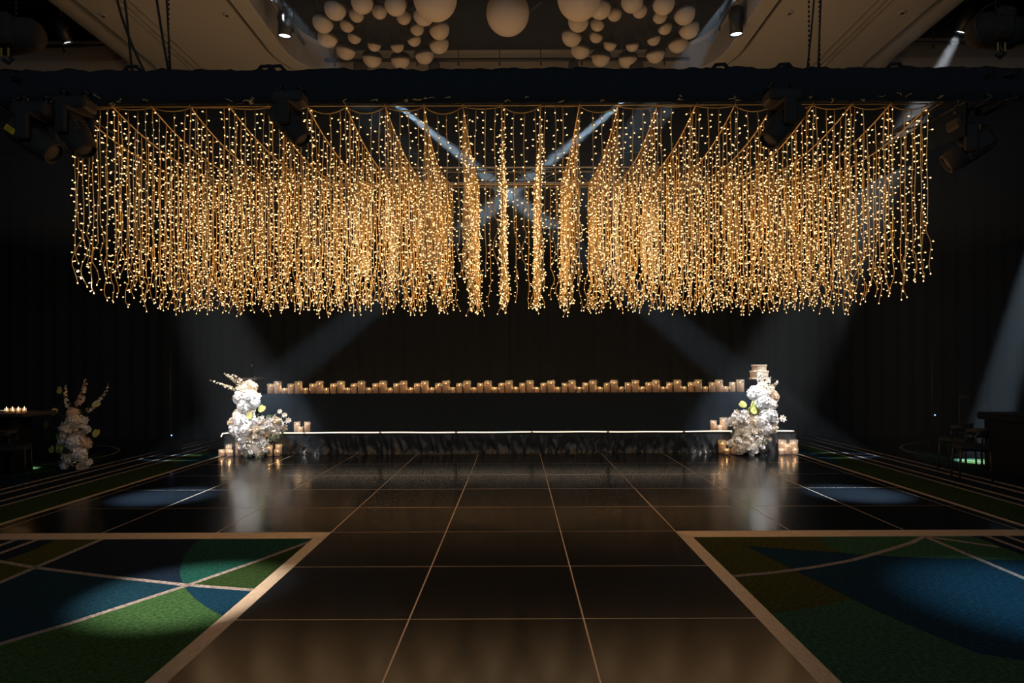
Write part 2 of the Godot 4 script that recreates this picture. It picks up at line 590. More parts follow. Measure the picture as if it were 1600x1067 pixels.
func put_patch(fo: Node, poly: PackedVector2Array, color: String, level: int, called := "carpet_figure") -> void:
	if poly.size() < 3 or Geometry2D.triangulate_polygon(poly).is_empty():
		return
	var m := MB.new()
	m.slab(poly, CARPET - 0.004, CARPET + 0.0003 * (level + 1))
	part(called, m.done(), M["carpet_" + color], fo)


func build_floor() -> void:
	var o := thing("dance_floor", "raised black gloss dance floor of square panels with tan bevelled edges", "dance floor", Vector3(0, CARPET, 0))
	var up := -CARPET
	var sub := MB.new()
	sub.slab(P2([-5.6, -13.9, 5.6, -13.9, 5.6, -7.07, 1.815, -7.07, 1.815, 1.41, -1.815, 1.41, -1.815, -7.07, -5.6, -7.07]), 0.0, up - 0.0008)
	part("joint_strip", sub.done(), M.joint_metal, o)
	var g := 0.0050
	for r in range(-5, 9):
		var z0 := -4.646 - TILE * (r - 1) - TILE
		var z1 := z0 + TILE
		if r == 8:
			z0 = -13.9
		for c in range(-5, 6):
			if r < 3 and absi(c) > 1:
				continue
			var xa := maxf(c * TILE - TILE / 2, -5.6)
			var xb := minf(c * TILE + TILE / 2, 5.6)
			if xb - xa < 0.05:
				continue
			var t := MB.new()
			t.box(Vector3((xa + xb) / 2, up - 0.006, (z0 + z1) / 2), Vector3(xb - xa - 2 * g, 0.012, z1 - z0 - 2 * g), 0.001)
			part("floor_panel", t.done(), M.black_laminate, o)
	# sloping edge ramps in lengths of one panel, mitred at the inner corners
	var w := 0.15
	var runs := []
	for sd in [-1.0, 1.0]:
		for r in range(-5, 3):
			var z0 := -4.646 - TILE * r
			runs.append([Vector2(sd * 1.815, z0), Vector2(sd * 1.815, z0 + TILE), Vector2(sd, 0), r == 2, false])
		for c in range(2, 5):
			var xa := 1.815 + (c - 2) * TILE
			runs.append([Vector2(sd * xa, -7.07), Vector2(sd * minf(xa + TILE, 5.6), -7.07), Vector2(0, 1), c == 2, c == 4])
		for r in range(3, 9):
			var z1 := -4.646 - TILE * r + TILE
			runs.append([Vector2(sd * 5.6, maxf(z1 - TILE, -13.2)), Vector2(sd * 5.6, z1 - 0.0), Vector2(sd, 0), false, r == 3])
	for u in runs:
		var a: Vector2 = u[0]
		var b: Vector2 = u[1]
		var n: Vector2 = u[2]
		var t2 := (b - a).normalized()
		var a2 := a + n * w + t2 * (w if u[3] else 0.0015)
		var b2 := b + n * w + t2 * (w if u[4] else -0.0015)
		a += t2 * 0.0015
		b -= t2 * 0.0015
		var m := MB.new()
		m.smooth = -1
		var h := up - 0.001
		var low := 0.004
		m.quad(Vector3(a.x, h, a.y), Vector3(b.x, h, b.y), Vector3(b2.x, low, b2.y), Vector3(a2.x, low, a2.y), Vector3.UP)
		m.quad(Vector3(a2.x, low, a2.y), Vector3(b2.x, low, b2.y), Vector3(b2.x, 0, b2.y), Vector3(a2.x, 0, a2.y), Vector3(n.x, 0, n.y))
		m.quad(Vector3(a.x, 0, a.y), Vector3(b.x, 0, b.y), Vector3(b.x, h, b.y), Vector3(a.x, h, a.y), Vector3(-n.x, 0, -n.y))
		m.quad(Vector3(a.x, 0, a.y), Vector3(b.x, 0, b.y), Vector3(b2.x, 0, b2.y), Vector3(a2.x, 0, a2.y), Vector3.DOWN)
		m.quad(Vector3(a.x, 0, a.y), Vector3(a.x, h, a.y), Vector3(a2.x, low, a2.y), Vector3(a2.x, 0, a2.y), Vector3(-t2.x, 0, -t2.y))
		m.quad(Vector3(b.x, 0, b.y), Vector3(b.x, h, b.y), Vector3(b2.x, low, b2.y), Vector3(b2.x, 0, b2.y), Vector3(t2.x, 0, t2.y))
		part("edge_ramp", m.done(), M.tan_edge_wood if absf(t2.y) > 0.5 else M.tan_edge_wood_across, o)


# ------------------------------------------------------------------ ceiling

func loft(m: MB, rings: Array, inward := true) -> void:
	for i in rings.size() - 1:
		var a: Array = rings[i]
		var b: Array = rings[i + 1]
		var n: int = a[0].size()
		var mid := Vector2.ZERO
		for p in a[0]:
			mid += p / n
		for k in n:
			var k2 := (k + 1) % n
			var p0 := Vector3(a[0][k].x, a[1], a[0][k].y)
			var p1 := Vector3(a[0][k2].x, a[1], a[0][k2].y)
			var p2 := Vector3(b[0][k2].x, b[1], b[0][k2].y)
			var p3 := Vector3(b[0][k].x, b[1], b[0][k].y)
			m.quad(p0, p1, p2, p3, Vector3(mid.x - p0.x, -2.0, mid.y - p0.z))


func build_ceiling() -> void:
	var tx := 3.68
	var tray := func(d): return round_rect(-tx, tx, -12.25, -2.5, 1.15, d)
	var slot_l := func(d): return round_rect(-9.6, -6.68, -11.85, -2.5, 0.32, d)
	var slot_r := func(d): return round_rect(6.78, 9.7, -11.85, -2.5, 0.32, d)
	var strips := [[-13.0, -8.14], [-8.14, -5.62], [-5.59, -5.53], [-5.50, -5.41], [-5.38, 0.0], [0.0, 5.38], [5.41, 5.50], [5.53, 5.59], [5.62, 8.24], [8.24, 13.0]]
	var root: MeshInstance3D
	for s in strips:
		var polys := [P2([s[0], -16.75, s[1], -16.75, s[1], 6.0, s[0], 6.0])]
		for hole in [tray.call(0.32), slot_l.call(0.55), slot_r.call(0.55)]:
			var nx := []
			for p in polys:
				nx.append_array(Geometry2D.clip_polygons(p, hole))
			polys = nx
		for p in polys:
			var m := MB.new()
			m.slab(p, CEIL, CEIL + 0.05)
			if root == null:
				root = struct("ceiling", m.done(), M.ceiling_plaster, "taupe plaster ceiling with a long tray, side slots and thin double grooves")
			else:
				part("ceiling_panel", m.done(), M.ceiling_plaster, root)
	# the tray: a shadow gap, a flat rim, a wall and a shelf
	var t := MB.new()
	t.smooth = -1
	loft(t, [[tray.call(0.25), CEIL + 0.05], [tray.call(0.25), CEIL - 0.025], [tray.call(0.02), CEIL - 0.02], [tray.call(0.0), CEIL], [tray.call(0.0), CEIL + 0.46], [tray.call(-0.14), CEIL + 0.46]])
	part("tray_rim", t.done(), M.ceiling_plaster, root)
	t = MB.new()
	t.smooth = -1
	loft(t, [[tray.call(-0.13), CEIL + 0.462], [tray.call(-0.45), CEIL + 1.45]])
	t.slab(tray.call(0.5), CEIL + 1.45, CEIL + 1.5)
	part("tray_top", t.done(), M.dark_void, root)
	# the slots: a bullnose edge, a pale lower wall, a black upper part
	for sl in [slot_l, slot_r]:
		var b := MB.new()
		var prof := [[sl.call(0.55), CEIL + 0.02], [sl.call(0.55), CEIL - 0.02], [sl.call(0.45), CEIL - 0.035], [sl.call(0.30), CEIL - 0.03], [sl.call(0.16), CEIL], [sl.call(0.05), CEIL + 0.07], [sl.call(0.0), CEIL + 0.17]]
		loft(b, prof)
		part("slot_edge", b.done(), M.ceiling_plaster, root)
		b = MB.new()
		b.smooth = -1
		loft(b, [[sl.call(0.0), CEIL + 0.17], [sl.call(0.0), CEIL + 0.52]])
		part("slot_wall", b.done(), M.ceiling_plaster, root)
		b = MB.new()
		b.smooth = -1
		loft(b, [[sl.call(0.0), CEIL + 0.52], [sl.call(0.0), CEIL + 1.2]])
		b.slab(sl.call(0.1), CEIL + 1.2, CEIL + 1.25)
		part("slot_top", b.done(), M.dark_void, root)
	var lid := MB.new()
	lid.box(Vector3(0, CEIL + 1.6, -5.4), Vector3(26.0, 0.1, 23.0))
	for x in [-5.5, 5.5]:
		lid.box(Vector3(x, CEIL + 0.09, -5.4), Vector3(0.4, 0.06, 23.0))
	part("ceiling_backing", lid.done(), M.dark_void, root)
	# black cloth that masks the ceiling over the stage
	var mk := MB.new()
	var my := func(z): return 6.90 + 0.03 * sin(z * 6.0)
	for i in 40:
		var za := -12.85 - 3.35 * i / 40.0
		var zb := -12.85 - 3.35 * (i + 1) / 40.0
		mk.quad(Vector3(-12.8, my.call(za), za), Vector3(12.8, my.call(za), za), Vector3(12.8, my.call(zb), zb), Vector3(-12.8, my.call(zb), zb), Vector3.DOWN)
		mk.quad(Vector3(-12.8, my.call(za) + 0.01, za), Vector3(12.8, my.call(za) + 0.01, za), Vector3(12.8, my.call(zb) + 0.01, zb), Vector3(-12.8, my.call(zb) + 0.01, zb), Vector3.UP)
	var mt := thing("ceiling_cloth", "black cloth stretched under the ceiling over the stage, behind the rear truss", "cloth")
	part("cloth", mk.done(), M.backdrop_velvet, mt)
	# small round heads in the ceiling
	var sp := 0
	for p in [Vector2(-6.0, -9.98), Vector2(-4.15, -9.98), Vector2(4.24, -9.98), Vector2(5.92, -9.98)]:
		var c := MB.new()
		c.lathe([Vector2(0, 0), Vector2(0.05, 0.0), Vector2(0.065, 0.012), Vector2(0.065, 0.02)], 16)
		var q := thing("ceiling_sprinkler", ["flat round sprinkler cover in the ceiling left of the double groove", "flat round sprinkler cover in the ceiling left of the tray", "flat round sprinkler cover in the ceiling right of the tray", "flat round sprinkler cover in the ceiling right of the right double groove"][sp], "sprinkler", Vector3(p.x, CEIL - 0.02, p.y))
		part("cover", c.done(), M.ceiling_plaster, q)
		c = MB.new()
		c.lathe([Vector2(0, -0.012), Vector2(0.02, -0.012), Vector2(0.028, 0.0)], 12)
		part("nozzle", c.done(), M.bronze, q)
		sp += 1
	# lighting rails inside tray and slots
	rail("long black lighting rail hung along the far wall of the ceiling tray", Vector3(-3.35, 7.23, -12.0), Vector3(3.3, 7.23, -12.0), 9)
	rail("short black lighting rail on the left side of the ceiling tray", Vector3(-3.42, 7.2, -9.5), Vector3(-3.42, 7.2, -11.3), 2)
	rail("short black lighting rail on the right side of the ceiling tray", Vector3(3.42, 7.2, -9.5), Vector3(3.42, 7.2, -11.3), 2)
	rail("black lighting rail at the end of the left ceiling slot", Vector3(-9.3, 7.36, -11.7), Vector3(-7.0, 7.36, -11.7), 2)
	rail("black lighting rail at the end of the right ceiling slot", Vector3(7.05, 7.36, -11.7), Vector3(9.4, 7.36, -11.7), 2)
	for k in 4:
		var x: float = [-2.62, -1.30, 1.18, 2.30][k]
		var b2 := thing("hanging_speaker", "small black box hanging under the far lighting rail, " + ORD[k] + " from the left", "speaker", Vector3(x, 7.2, -11.95), "black boxes under the far rail")
		var m2 := MB.new()
		m2.box(Vector3(0, -0.16, 0), Vector3([0.22, 0.19, 0.17, 0.24][k], 0.22, 0.16), 0.015)
		part("cabinet", m2.done(), M.black_plastic, b2)
		m2 = MB.new()
		m2.box(Vector3(0, -0.03, 0), Vector3(0.05, 0.07, 0.03))
		m2.tube([Vector3(-0.08, -0.06, 0), Vector3(-0.03, 0.0, 0.0), Vector3(0.07, -0.05, 0)], 0.01, 5)
		part("bracket", m2.done(), M.black_metal, b2)
	# lamps with a lit face
	track_lamp("black cylinder spotlight with a lit face on the left edge of the ceiling tray", Vector3(-3.40, 7.2, -10.3), Vector3(-3.6, 0.0, -10.6), 0.42, 0.1)
	track_lamp("black cylinder spotlight seen edge on at the right edge of the ceiling tray", Vector3(3.55, 7.2, -10.3), Vector3(3.7, 0.0, -10.6), 0.42, 0.1)
	track_lamp("bright round spotlight in the black slot of the ceiling at left", Vector3(-6.95, 7.16, -10.45), Vector3(-5.1, 0.6, -12.95), 0.36, 0.085, 1.05)
	track_lamp("bright round spotlight in the black slot of the ceiling at right", Vector3(7.15, 7.22, -10.35), Vector3(4.95, 0.7, -12.95), 0.36, 0.085, 0.99)
	track_lamp("black spotlight high on the right side of the ceiling tray", Vector3(3.61, 7.44, -9.0), Vector3(2.98, 6.76, -11.95), 0.3, 0.07)
	track_lamp("black spotlight high on the left side of the ceiling tray", Vector3(-3.61, 7.44, -9.0), Vector3(-2.94, 6.76, -11.95), 0.3, 0.07)
	track_lamp("black ceiling spotlight aimed across at the left flowers", Vector3(2.45, 7.0, -12.55), Vector3(-5.05, 1.0, -13.0), 0.3, 0.07)
	track_lamp("black ceiling spotlight aimed across at the right flowers", Vector3(-2.40, 7.0, -12.55), Vector3(5.05, 1.0, -13.0), 0.3, 0.07)


func rail(label: String, a: Vector3, b: Vector3, drops: int) -> void:
	var o := thing("lighting_rail", label, "lighting rail", a)
	var d := b - a
	var m := MB.new()
	m.tube([Vector3.ZERO, d], 0.032, 8)
	part("pipe", m.done(), M.black_metal, o)
	for k in drops:
		var p := d * (k + 0.35) / float(drops)
		m = MB.new()
		m.tube([p, p + Vector3(0, 0.23 if absf(d.x) > 5 or absf(d.z) > 1.0 else 0.8, 0)], 0.009, 5)
		part("drop_rod", m.done(), M.black_metal, o)
		m = MB.new()
		m.box(p + Vector3(0, -0.06, 0), Vector3(0.03, 0.09, 0.03), 0.005)
		part("clamp", m.done(), M.black_metal, o)


# a cylinder lamp hung at "at", its face towards "to"
func track_lamp(label: String, at: Vector3, to: Vector3, length: float, r: float, rod := 0.0) -> void:
	var o := thing("track_spotlight", label, "spotlight", at)
	var d := (to - at).normalized()
	var b := Basis.looking_at(d, Vector3(0.2, 0.1, 1).normalized()) * Basis(Vector3.RIGHT, -PI / 2)   # +y of the lathe along the beam
	var c := Vector3(0, -0.12, 0)
	var m := MB.new()
	m.lathe([Vector2(0, -0.4 * length), Vector2(r * 0.8, -0.4 * length), Vector2(r, -0.33 * length), Vector2(r, 0.6 * length), Vector2(r * 0.93, 0.6 * length), Vector2(r * 0.9, 0.5 * length)], 24, Transform3D(b, c))
	part("housing", m.done(), M.black_metal, o)
	m = MB.new()
	m.lathe([Vector2(0, 0.55 * length), Vector2(r * 0.92, 0.53 * length)], 24, Transform3D(b, c))
	part("lamp_face", m.done(), M.lamp_glow, o)
	m = MB.new()
	m.box(Vector3(0, 0.0, 0), Vector3(0.06, 0.1, 0.05), 0.01)
	m.tube([Vector3(-r - 0.01, -0.12, 0), Vector3(-r - 0.01, -0.03, 0), Vector3(0, 0.02, 0), Vector3(r + 0.01, -0.03, 0), Vector3(r + 0.01, -0.12, 0)], 0.011, 6)
	part("yoke", m.done(), M.black_metal, o)
	if rod > 0.0:
		m = MB.new()
		m.tube([Vector3(0, 0.03, 0), Vector3(0, rod, 0)], 0.012, 6)
		part("hanging_rod", m.done(), M.black_metal, o)


# ------------------------------------------------------------------ trusses, valance and stage lamps

func truss(label: String, a: Vector3, b: Vector3, side: float, n: int, m: Material) -> void:
	var o := thing("lighting_truss", label, "truss", a)
	var d := b - a
	var t := d.normalized()
	var w := Vector3.UP.cross(t).normalized() * side / 2
	var u := Vector3(0, side, 0)
	for c in [-w, w, -w + u, w + u]:
		var k := MB.new()
		k.tube([c, c + d], 0.024, 8)
		part("chord", k.done(), m, o)
	for i in n:
		var p := d * i / float(n)
		var q := d * (i + 1) / float(n)
		for f in [[-w, -w + u], [w, w + u], [-w, w], [-w + u, w + u]]:
			var k := MB.new()
			k.tube([p + (f[0] if i % 2 == 0 else f[1]), q + (f[1] if i % 2 == 0 else f[0])], 0.010, 5)
			part("brace", k.done(), m, o)


func build_rig() -> void:
	truss("bare metal box truss across the back of the string lights", Vector3(-5.95, TRUSS_Y + 0.03, -11.75), Vector3(6.05, TRUSS_Y + 0.03, -11.75), 0.27, 26, M.truss_metal)
	truss("dark box truss running back along the left of the string lights", Vector3(-5.72, TRUSS_Y - 0.1, -7.6), Vector3(-5.72, TRUSS_Y - 0.1, -11.7), 0.29, 10, M.dark_truss_metal)
	truss("dark box truss running back along the right of the string lights", Vector3(5.72, TRUSS_Y - 0.1, -7.6), Vector3(5.72, TRUSS_Y - 0.1, -11.7), 0.29, 10, M.dark_truss_metal)
	# black cloth wrapped round the front truss
	var v := MB.new()
	var nz := FastNoiseLite.new()
	nz.seed = 4
	nz.frequency = 0.9
	var n := 260
	var rows := []
	for i in n + 1:
		var x := -8.6 + 17.2 * i / n
		var top := 5.215 + 0.035 * nz.get_noise_2d(x * 2.2, 0.0) + 0.02 * nz.get_noise_2d(x * 9.0, 5.0)
		var bump := 0.02 * nz.get_noise_2d(x * 6.0, 9.0)
		var ring := []
		for q in [[-7.76, 4.80], [-7.735, 4.95], [-7.74, 5.08], [-7.75, 5.16], [-7.80, 0.0], [-7.88, 0.01], [-7.95, -0.03], [-7.96, 4.95], [-7.95, 4.90], [-7.85, 4.83]]:
			var y: float = q[1] if q[1] > 1.0 else top + q[1]
			ring.append(Vector3(x, y + (0.012 * nz.get_noise_2d(x * 8.0, y * 9.0) if q[1] > 1.0 else 0.0), q[0] + bump + 0.02 * nz.get_noise_2d(x * 5.0, y * 6.0)))
		rows.append(ring)
	for i in n:
		for k in 10:
			var k2 := (k + 1) % 10
			v.quad(rows[i][k], rows[i + 1][k], rows[i + 1][k2], rows[i][k2], (rows[i][k] + rows[i][k2]) / 2.0 - Vector3(rows[i][k].x, 5.0, -7.85))
	var va := thing("truss_valance", "black cloth wrapped round the long front truss above the string lights", "valance")
	part("cloth", v.done(), M.black_cloth, va)
	for k in 7:
		var x: float = [-7.55, -4.35, -2.78, -2.66, 2.55, 3.3, 4.6][k]
		var m := MB.new()
		m.tube([Vector3(x - 0.12, 5.19, -7.85), Vector3(x - 0.05, 5.27, -7.84), Vector3(x + 0.05, 5.28, -7.85), Vector3(x + 0.13, 5.19, -7.86)], 0.022, 6)
		part("cloth_knot", m.done(), M.black_cloth, va)
	# cables and chains down to the truss
	var ca := 0
	for c in [[-4.45, -4.35, 0.05], [-4.40, -4.20, -0.12], [-4.08, -3.92, 0.03], [-3.88, -3.90, 0.0], [3.68, 3.70, 0.0], [3.58, 3.57, 0.03]]:
		var m := MB.new()
		var pts := []
		for k in 13:
			var t := k / 12.0
			pts.append(Vector3(lerpf(c[0], c[1], t * t) + c[2] * sin(PI * t), lerpf(6.99, 5.2, t), lerpf(-7.6, -7.85, t)))
		var chain := ca >= 3
		m.tube(pts, 0.011 if chain else 0.014, 6)
		var o := thing("hoist_chain" if chain else "power_cable", ["leftmost black cable hanging slack to the truss valance at left", "second black cable bowing to the right above the valance", "third black cable slanting to the valance at left", "straight black hoist chain right of the slack cables", "black hoist chain above the right half of the valance", "thin black line beside the right hoist chain"][ca], "chain" if chain else "cable")
		part("link_line" if chain else "cable_run", m.done(), M.black_plastic, o)
		if chain:
			m = MB.new()
			for k in 31:
				var y := 5.25 + k * 0.056
				m.ball(Vector3(lerpf(c[0], c[1], 0.8), y, -7.8), Vector3(0.014, 0.02, 0.014), 4, 6)
			part("chain_links", m.done(), M.black_metal, o).set_meta("kind", "stuff")
		ca += 1
	# stage lamps
	moving_head("large dark moving head lamp tilted beside the first string lights at left", Vector3(-4.90, 4.80, -7.66), Vector3(0.52, -0.78, 0.12), 0.62, false)
	moving_head("dark moving head lamp with a yellow sticker under the left truss", Vector3(-5.18, 4.64, -7.42), Vector3(0.75, -0.52, 0.05), 0.62, true)
	moving_head("dark moving head lamp hanging before the string lights, left of centre", Vector3(-2.42, 4.84, -7.62), Vector3(0.62, -0.75, 0.1), 0.56, false)
	moving_head("dark moving head lamp hanging before the string lights, right of centre", Vector3(3.18, 4.84, -7.62), Vector3(-0.62, -0.72, 0.1), 0.60, false)
	moving_head("dark moving head lamp with an amber tag under the right truss", Vector3(5.62, 4.70, -8.1), Vector3(-0.75, -0.5, -0.3), 0.62, false, true)
	hoist("black rounded chain hoist above the valance in the top left corner", Vector3(-5.62, 5.56, -7.7), 0.12)
	hoist("black rounded chain hoist above the valance in the top right corner", Vector3(5.66, 5.58, -7.7), -0.1)
	# black cloth hung along the side trusses
	for sd in [-1.0, 1.0]:
		var c := MB.new()
		for i in 60:
			var q := []
			for e in [i, i + 1]:
				var z: float = -7.9 - 3.8 * e / 60.0
				q.append([Vector3(sd * (5.47 + 0.015 * sin(z * 9.0)), 4.47 + 0.02 * nz.get_noise_2d(z * 6.0, 3.0) + 0.012 * sin(z * 5.0), z), Vector3(sd * 5.47, 4.85, z)])
			c.quad(q[0][0], q[1][0], q[1][1], q[0][1], Vector3(-sd, 0, 0))
			var w := Vector3(sd * 0.02, 0, 0)
			c.quad(q[0][0] + w, q[1][0] + w, q[1][1] + w, q[0][1] + w, Vector3(sd, 0, 0))
			c.quad(q[0][0], q[1][0], q[1][0] + w, q[0][0] + w, Vector3.DOWN)
		var so := thing("truss_skirt", "black cloth strip hanging under the %s side truss beside the string lights" % ("left" if sd < 0 else "right"), "valance")
		part("cloth", c.done(), M.backdrop_velvet, so)
	# bits of cable tied under the valance
	var bits := thing("cable_ties", "loose ends of gold cable tied along the lower edge of the valance", "cable ties")
	for k in 34:
		var m := MB.new()
		var p := Vector3(rng.randf_range(-5.2, 5.3), rng.randf_range(4.80, 4.86), -7.715)
		var pts := [p]
		for q in 4:
			p += Vector3(rng.randf_range(-0.05, 0.05), rng.randf_range(-0.022, 0.022), 0)
			pts.append(p)
		m.tube(pts, 0.0045, 4)
		part("cable_end", m.done(), M.clear_wire, bits)


# an electric chain hoist: rounded body, chain up, hook and chain bag below
func hoist(label: String, at: Vector3, tilt: float) -> void:
	var o := thing("chain_hoist", label, "chain hoist", at)
	var b := Basis(Vector3(0, 0, 1), tilt)
	var m := MB.new()
	m.lathe([Vector2(0, -0.30), Vector2(0.12, -0.30), Vector2(0.17, -0.24), Vector2(0.19, -0.1), Vector2(0.19, 0.12), Vector2(0.17, 0.22), Vector2(0.10, 0.28), Vector2(0, 0.28)], 24, Transform3D(b * Basis(Vector3(0, 0, 1), PI / 2), Vector3.ZERO))
	m.box(b * Vector3(0, 0.02, 0.05), Vector3(0.22, 0.36, 0.36), 0.05, b)
	var body := part("body", m.done(), M.black_plastic, o)
	m = MB.new()
	m.box(b * Vector3(0.02, 0.13, 0.233), Vector3(0.11, 0.022, 0.004), 0.001, b * Basis(Vector3(0, 0, 1), 0.2))
	m.box(b * Vector3(-0.02, 0.075, 0.233), Vector3(0.16, 0.014, 0.004), 0.001, b * Basis(Vector3(0, 0, 1), 0.1))
	part("name_plate", m.done(), M.walnut, body)
	m = MB.new()
	var pts := []
	for k in 9:
		var a := PI * (0.55 + 0.75 * k / 8.0)
		pts.append(Vector3(cos(a) * 0.33, sin(a) * 0.27 - 0.02, 0.16))
	m.tube(pts, 0.014, 6)
	part("power_lead", m.done(), M.dark_truss_metal, o)
	m = MB.new()
	for k in 21:
		m.ball(Vector3(0.02, 0.22 + k * 0.055, 0), Vector3(0.016, 0.03, 0.010) if k % 2 == 0 else Vector3(0.010, 0.03, 0.016), 4, 6)
	part("lift_chain", m.done(), M.black_metal, o).set_meta("kind", "stuff")
	m = MB.new()
	m.tube([Vector3(0, -0.17, 0.1), Vector3(0, -0.25, 0.1), Vector3(0.05, -0.31, 0.1), Vector3(0.0, -0.35, 0.1), Vector3(-0.05, -0.31, 0.1)], 0.02, 6)
	part("hook", m.done(), M.black_metal, o)
	for x in [-0.05, 0.03]:
		m = MB.new()
		m.box(Vector3(x, -0.24, 0.13), Vector3(0.018, 0.10, 0.01), 0.002)
		part("amber_tape", m.done(), M.amber_tape, o)


# a moving head lamp hung upside down from "at"; aim is the direction of its head
func moving_head(label: String, at: Vector3, aim: Vector3, s: float, sticker: bool, tagged := false) -> void:
	var o := thing("moving_head_light", label, "stage light", at)
	var m := MB.new()
	m.box(Vector3(0, -0.08 * s, 0), Vector3(0.62 * s, 0.22 * s, 0.42 * s), 0.04 * s)
	var base := part("base", m.done(), M.black_plastic, o)
	m = MB.new()
	m.box(Vector3(0, -0.08 * s, 0.212 * s), Vector3(0.3 * s, 0.1 * s, 0.012 * s), 0.004)
	part("display_panel", m.done(), M.dark_ink, base)
	for sx in [-0.2, 0.2]:
		m = MB.new()
		m.tube([Vector3(sx * s, 0.02 * s, 0), Vector3(sx * s, 0.16 * s, 0)], 0.035 * s, 8)
		m.tube([Vector3(sx * s - 0.05 * s, 0.17 * s, 0), Vector3(sx * s + 0.05 * s, 0.17 * s, 0)], 0.05 * s, 8)
		part("clamp", m.done(), M.black_metal, o)
	var yaw := atan2(aim.x, aim.z)
	var yb := Basis(Vector3.UP, yaw)
	var pivot := Vector3(0, -0.60 * s, 0)
	for sx in [-1.0, 1.0]:
		m = MB.new()
		m.box(yb * Vector3(sx * 0.30 * s, -0.42 * s, 0), Vector3(0.085 * s, 0.52 * s, 0.24 * s), 0.03 * s, yb)
		part("yoke_arm", m.done(), M.black_plastic, o)
	m = MB.new()
	m.box(Vector3(0, -0.20 * s, 0), Vector3(0.68 * s, 0.07 * s, 0.24 * s), 0.02 * s, yb)
	part("yoke_bridge", m.done(), M.black_plastic, o)
	var d := aim.normalized()
	var b := Basis.looking_at(d, Vector3.UP)   # -z along the beam
	m = MB.new()
	m.box(pivot + b * Vector3(0, 0, 0.16 * s), Vector3(0.46 * s, 0.42 * s, 0.62 * s), 0.08 * s, b)
	var lb := b * Basis(Vector3.RIGHT, -PI / 2)
	m.lathe([Vector2(0, -0.1 * s), Vector2(0.23 * s, -0.1 * s), Vector2(0.225 * s, 0.22 * s), Vector2(0.20 * s, 0.42 * s), Vector2(0.175 * s, 0.44 * s), Vector2(0.165 * s, 0.38 * s)], 24, Transform3D(lb, pivot))
	var head := part("head", m.done(), M.black_plastic, o)
	m = MB.new()
	for k in 5:
		m.box(pivot + b * Vector3(0, 0.212 * s, (0.02 + k * 0.085) * s), Vector3(0.34 * s, 0.012 * s, 0.03 * s), 0.003, b)
	part("vent_fins", m.done(), M.bronze, head).set_meta("kind", "stuff")
	m = MB.new()
	m.lathe([Vector2(0, 0.40 * s), Vector2(0.10 * s, 0.395 * s), Vector2(0.166 * s, 0.375 * s)], 24, Transform3D(lb, pivot))
	part("lens", m.done(), M.dark_ink, head)
	if sticker:
		m = MB.new()
		var along := Basis(Vector3(0, 0, 1), atan2(d.y, d.x))
		var sp := pivot - d * 0.30 * s + Vector3(0, 0, 0.25 * s) + along * Vector3(0, -0.06 * s, 0)
		m.box(sp, Vector3(0.20 * s, 0.10 * s, 0.008), 0.0, along)
		var st := part("yellow_sticker", m.done(), M.yellow_sticker, head)
		m = MB.new()
		for k in 3:
			m.box(sp + along * Vector3(-0.01 * k * s, (0.026 - 0.026 * k) * s, 0.006), Vector3(0.12 * s, 0.008 * s, 0.002), 0.0, along)
		part("sticker_print", m.done(), M.dark_ink, st)
	if tagged:
		m = MB.new()
		m.box(Vector3(-0.1 * s, -0.24 * s, 0.26 * s), Vector3(0.03 * s, 0.13 * s, 0.02), 0.004, Basis(Vector3(0, 0, 1), 0.35))
		m.box(Vector3(0.05 * s, -0.22 * s, 0.26 * s), Vector3(0.03 * s, 0.10 * s, 0.02), 0.004)
		part("amber_tag", m.done(), M.amber_tape, o)


# ------------------------------------------------------------------ string lights

var strand_kinds := []

func make_strands() -> void:
	for k in 30:
		var r := RandomNumberGenerator.new()
		r.seed = 100 + k
		var length := r.randf_range(1.98, 2.20)
		var curl_from := length - r.randf_range(0.25, 0.62)
		var n := 30
		var pts := []
		var ph := r.randf() * TAU
		var ph2 := r.randf() * TAU
		var off := Vector3.ZERO
		for i in n + 1:
			var y := length * i / n
			var p := Vector3(sin(y * 7.0 + ph) * 0.006, -y, cos(y * 6.0 + ph2) * 0.006)
			if y > curl_from:
				off += Vector3(sin(y * 14.0 + ph2) + r.randf_range(-0.7, 0.7), 0, cos(y * 12.0 + ph) + r.randf_range(-0.7, 0.7)) * 0.021
			pts.append(p + off)
		var w := MB.new()
		w.tube(pts, 0.0055, 4)
		var b := MB.new()
		var y2 := 0.06 + r.randf() * 0.05
		while y2 < length - 0.005:
			var f := y2 / length * n
			var i0 := mini(int(f), n - 1)
			var c: Vector3 = pts[i0].lerp(pts[i0 + 1], f - i0)
			var a := r.randf() * TAU
			var d := Vector3(cos(a), r.randf_range(-0.5, 0.5), sin(a)).normalized()
			var e := c + d * r.randf_range(0.02, 0.045)
			w.tube([c, e], 0.0042, 3, false)
			add_bulb(b, e, d)
			y2 += r.randf_range(0.085, 0.105)
		add_bulb(b, pts[n], Vector3(0, -1, 0))
		strand_kinds.append([w.done(), b.done()])


func add_bulb(b: MB, e: Vector3, d: Vector3) -> void:
	var q := Basis(Quaternion(Vector3.UP, d)) if d.y > -0.99 else Basis(Vector3.RIGHT, PI)
	b.lathe([Vector2(0, -0.006), Vector2(0.0068, -0.001), Vector2(0.0076, 0.007), Vector2(0.005, 0.015), Vector2(0, 0.018)], 6, Transform3D(q, e))


func strand(parent: Node, at: Vector3, stretch := 1.0) -> void:
	var k: Array = strand_kinds[rng.randi() % strand_kinds.size()]
	var s := part("light_strand", k[0], M.clear_wire, parent, Transform3D(Basis(Vector3.UP, rng.randf() * TAU) * Basis.from_scale(Vector3(1, stretch, 1)), at))
	part("bulb_chain", k[1], M.bulb_glow, s).set_meta("kind", "stuff")


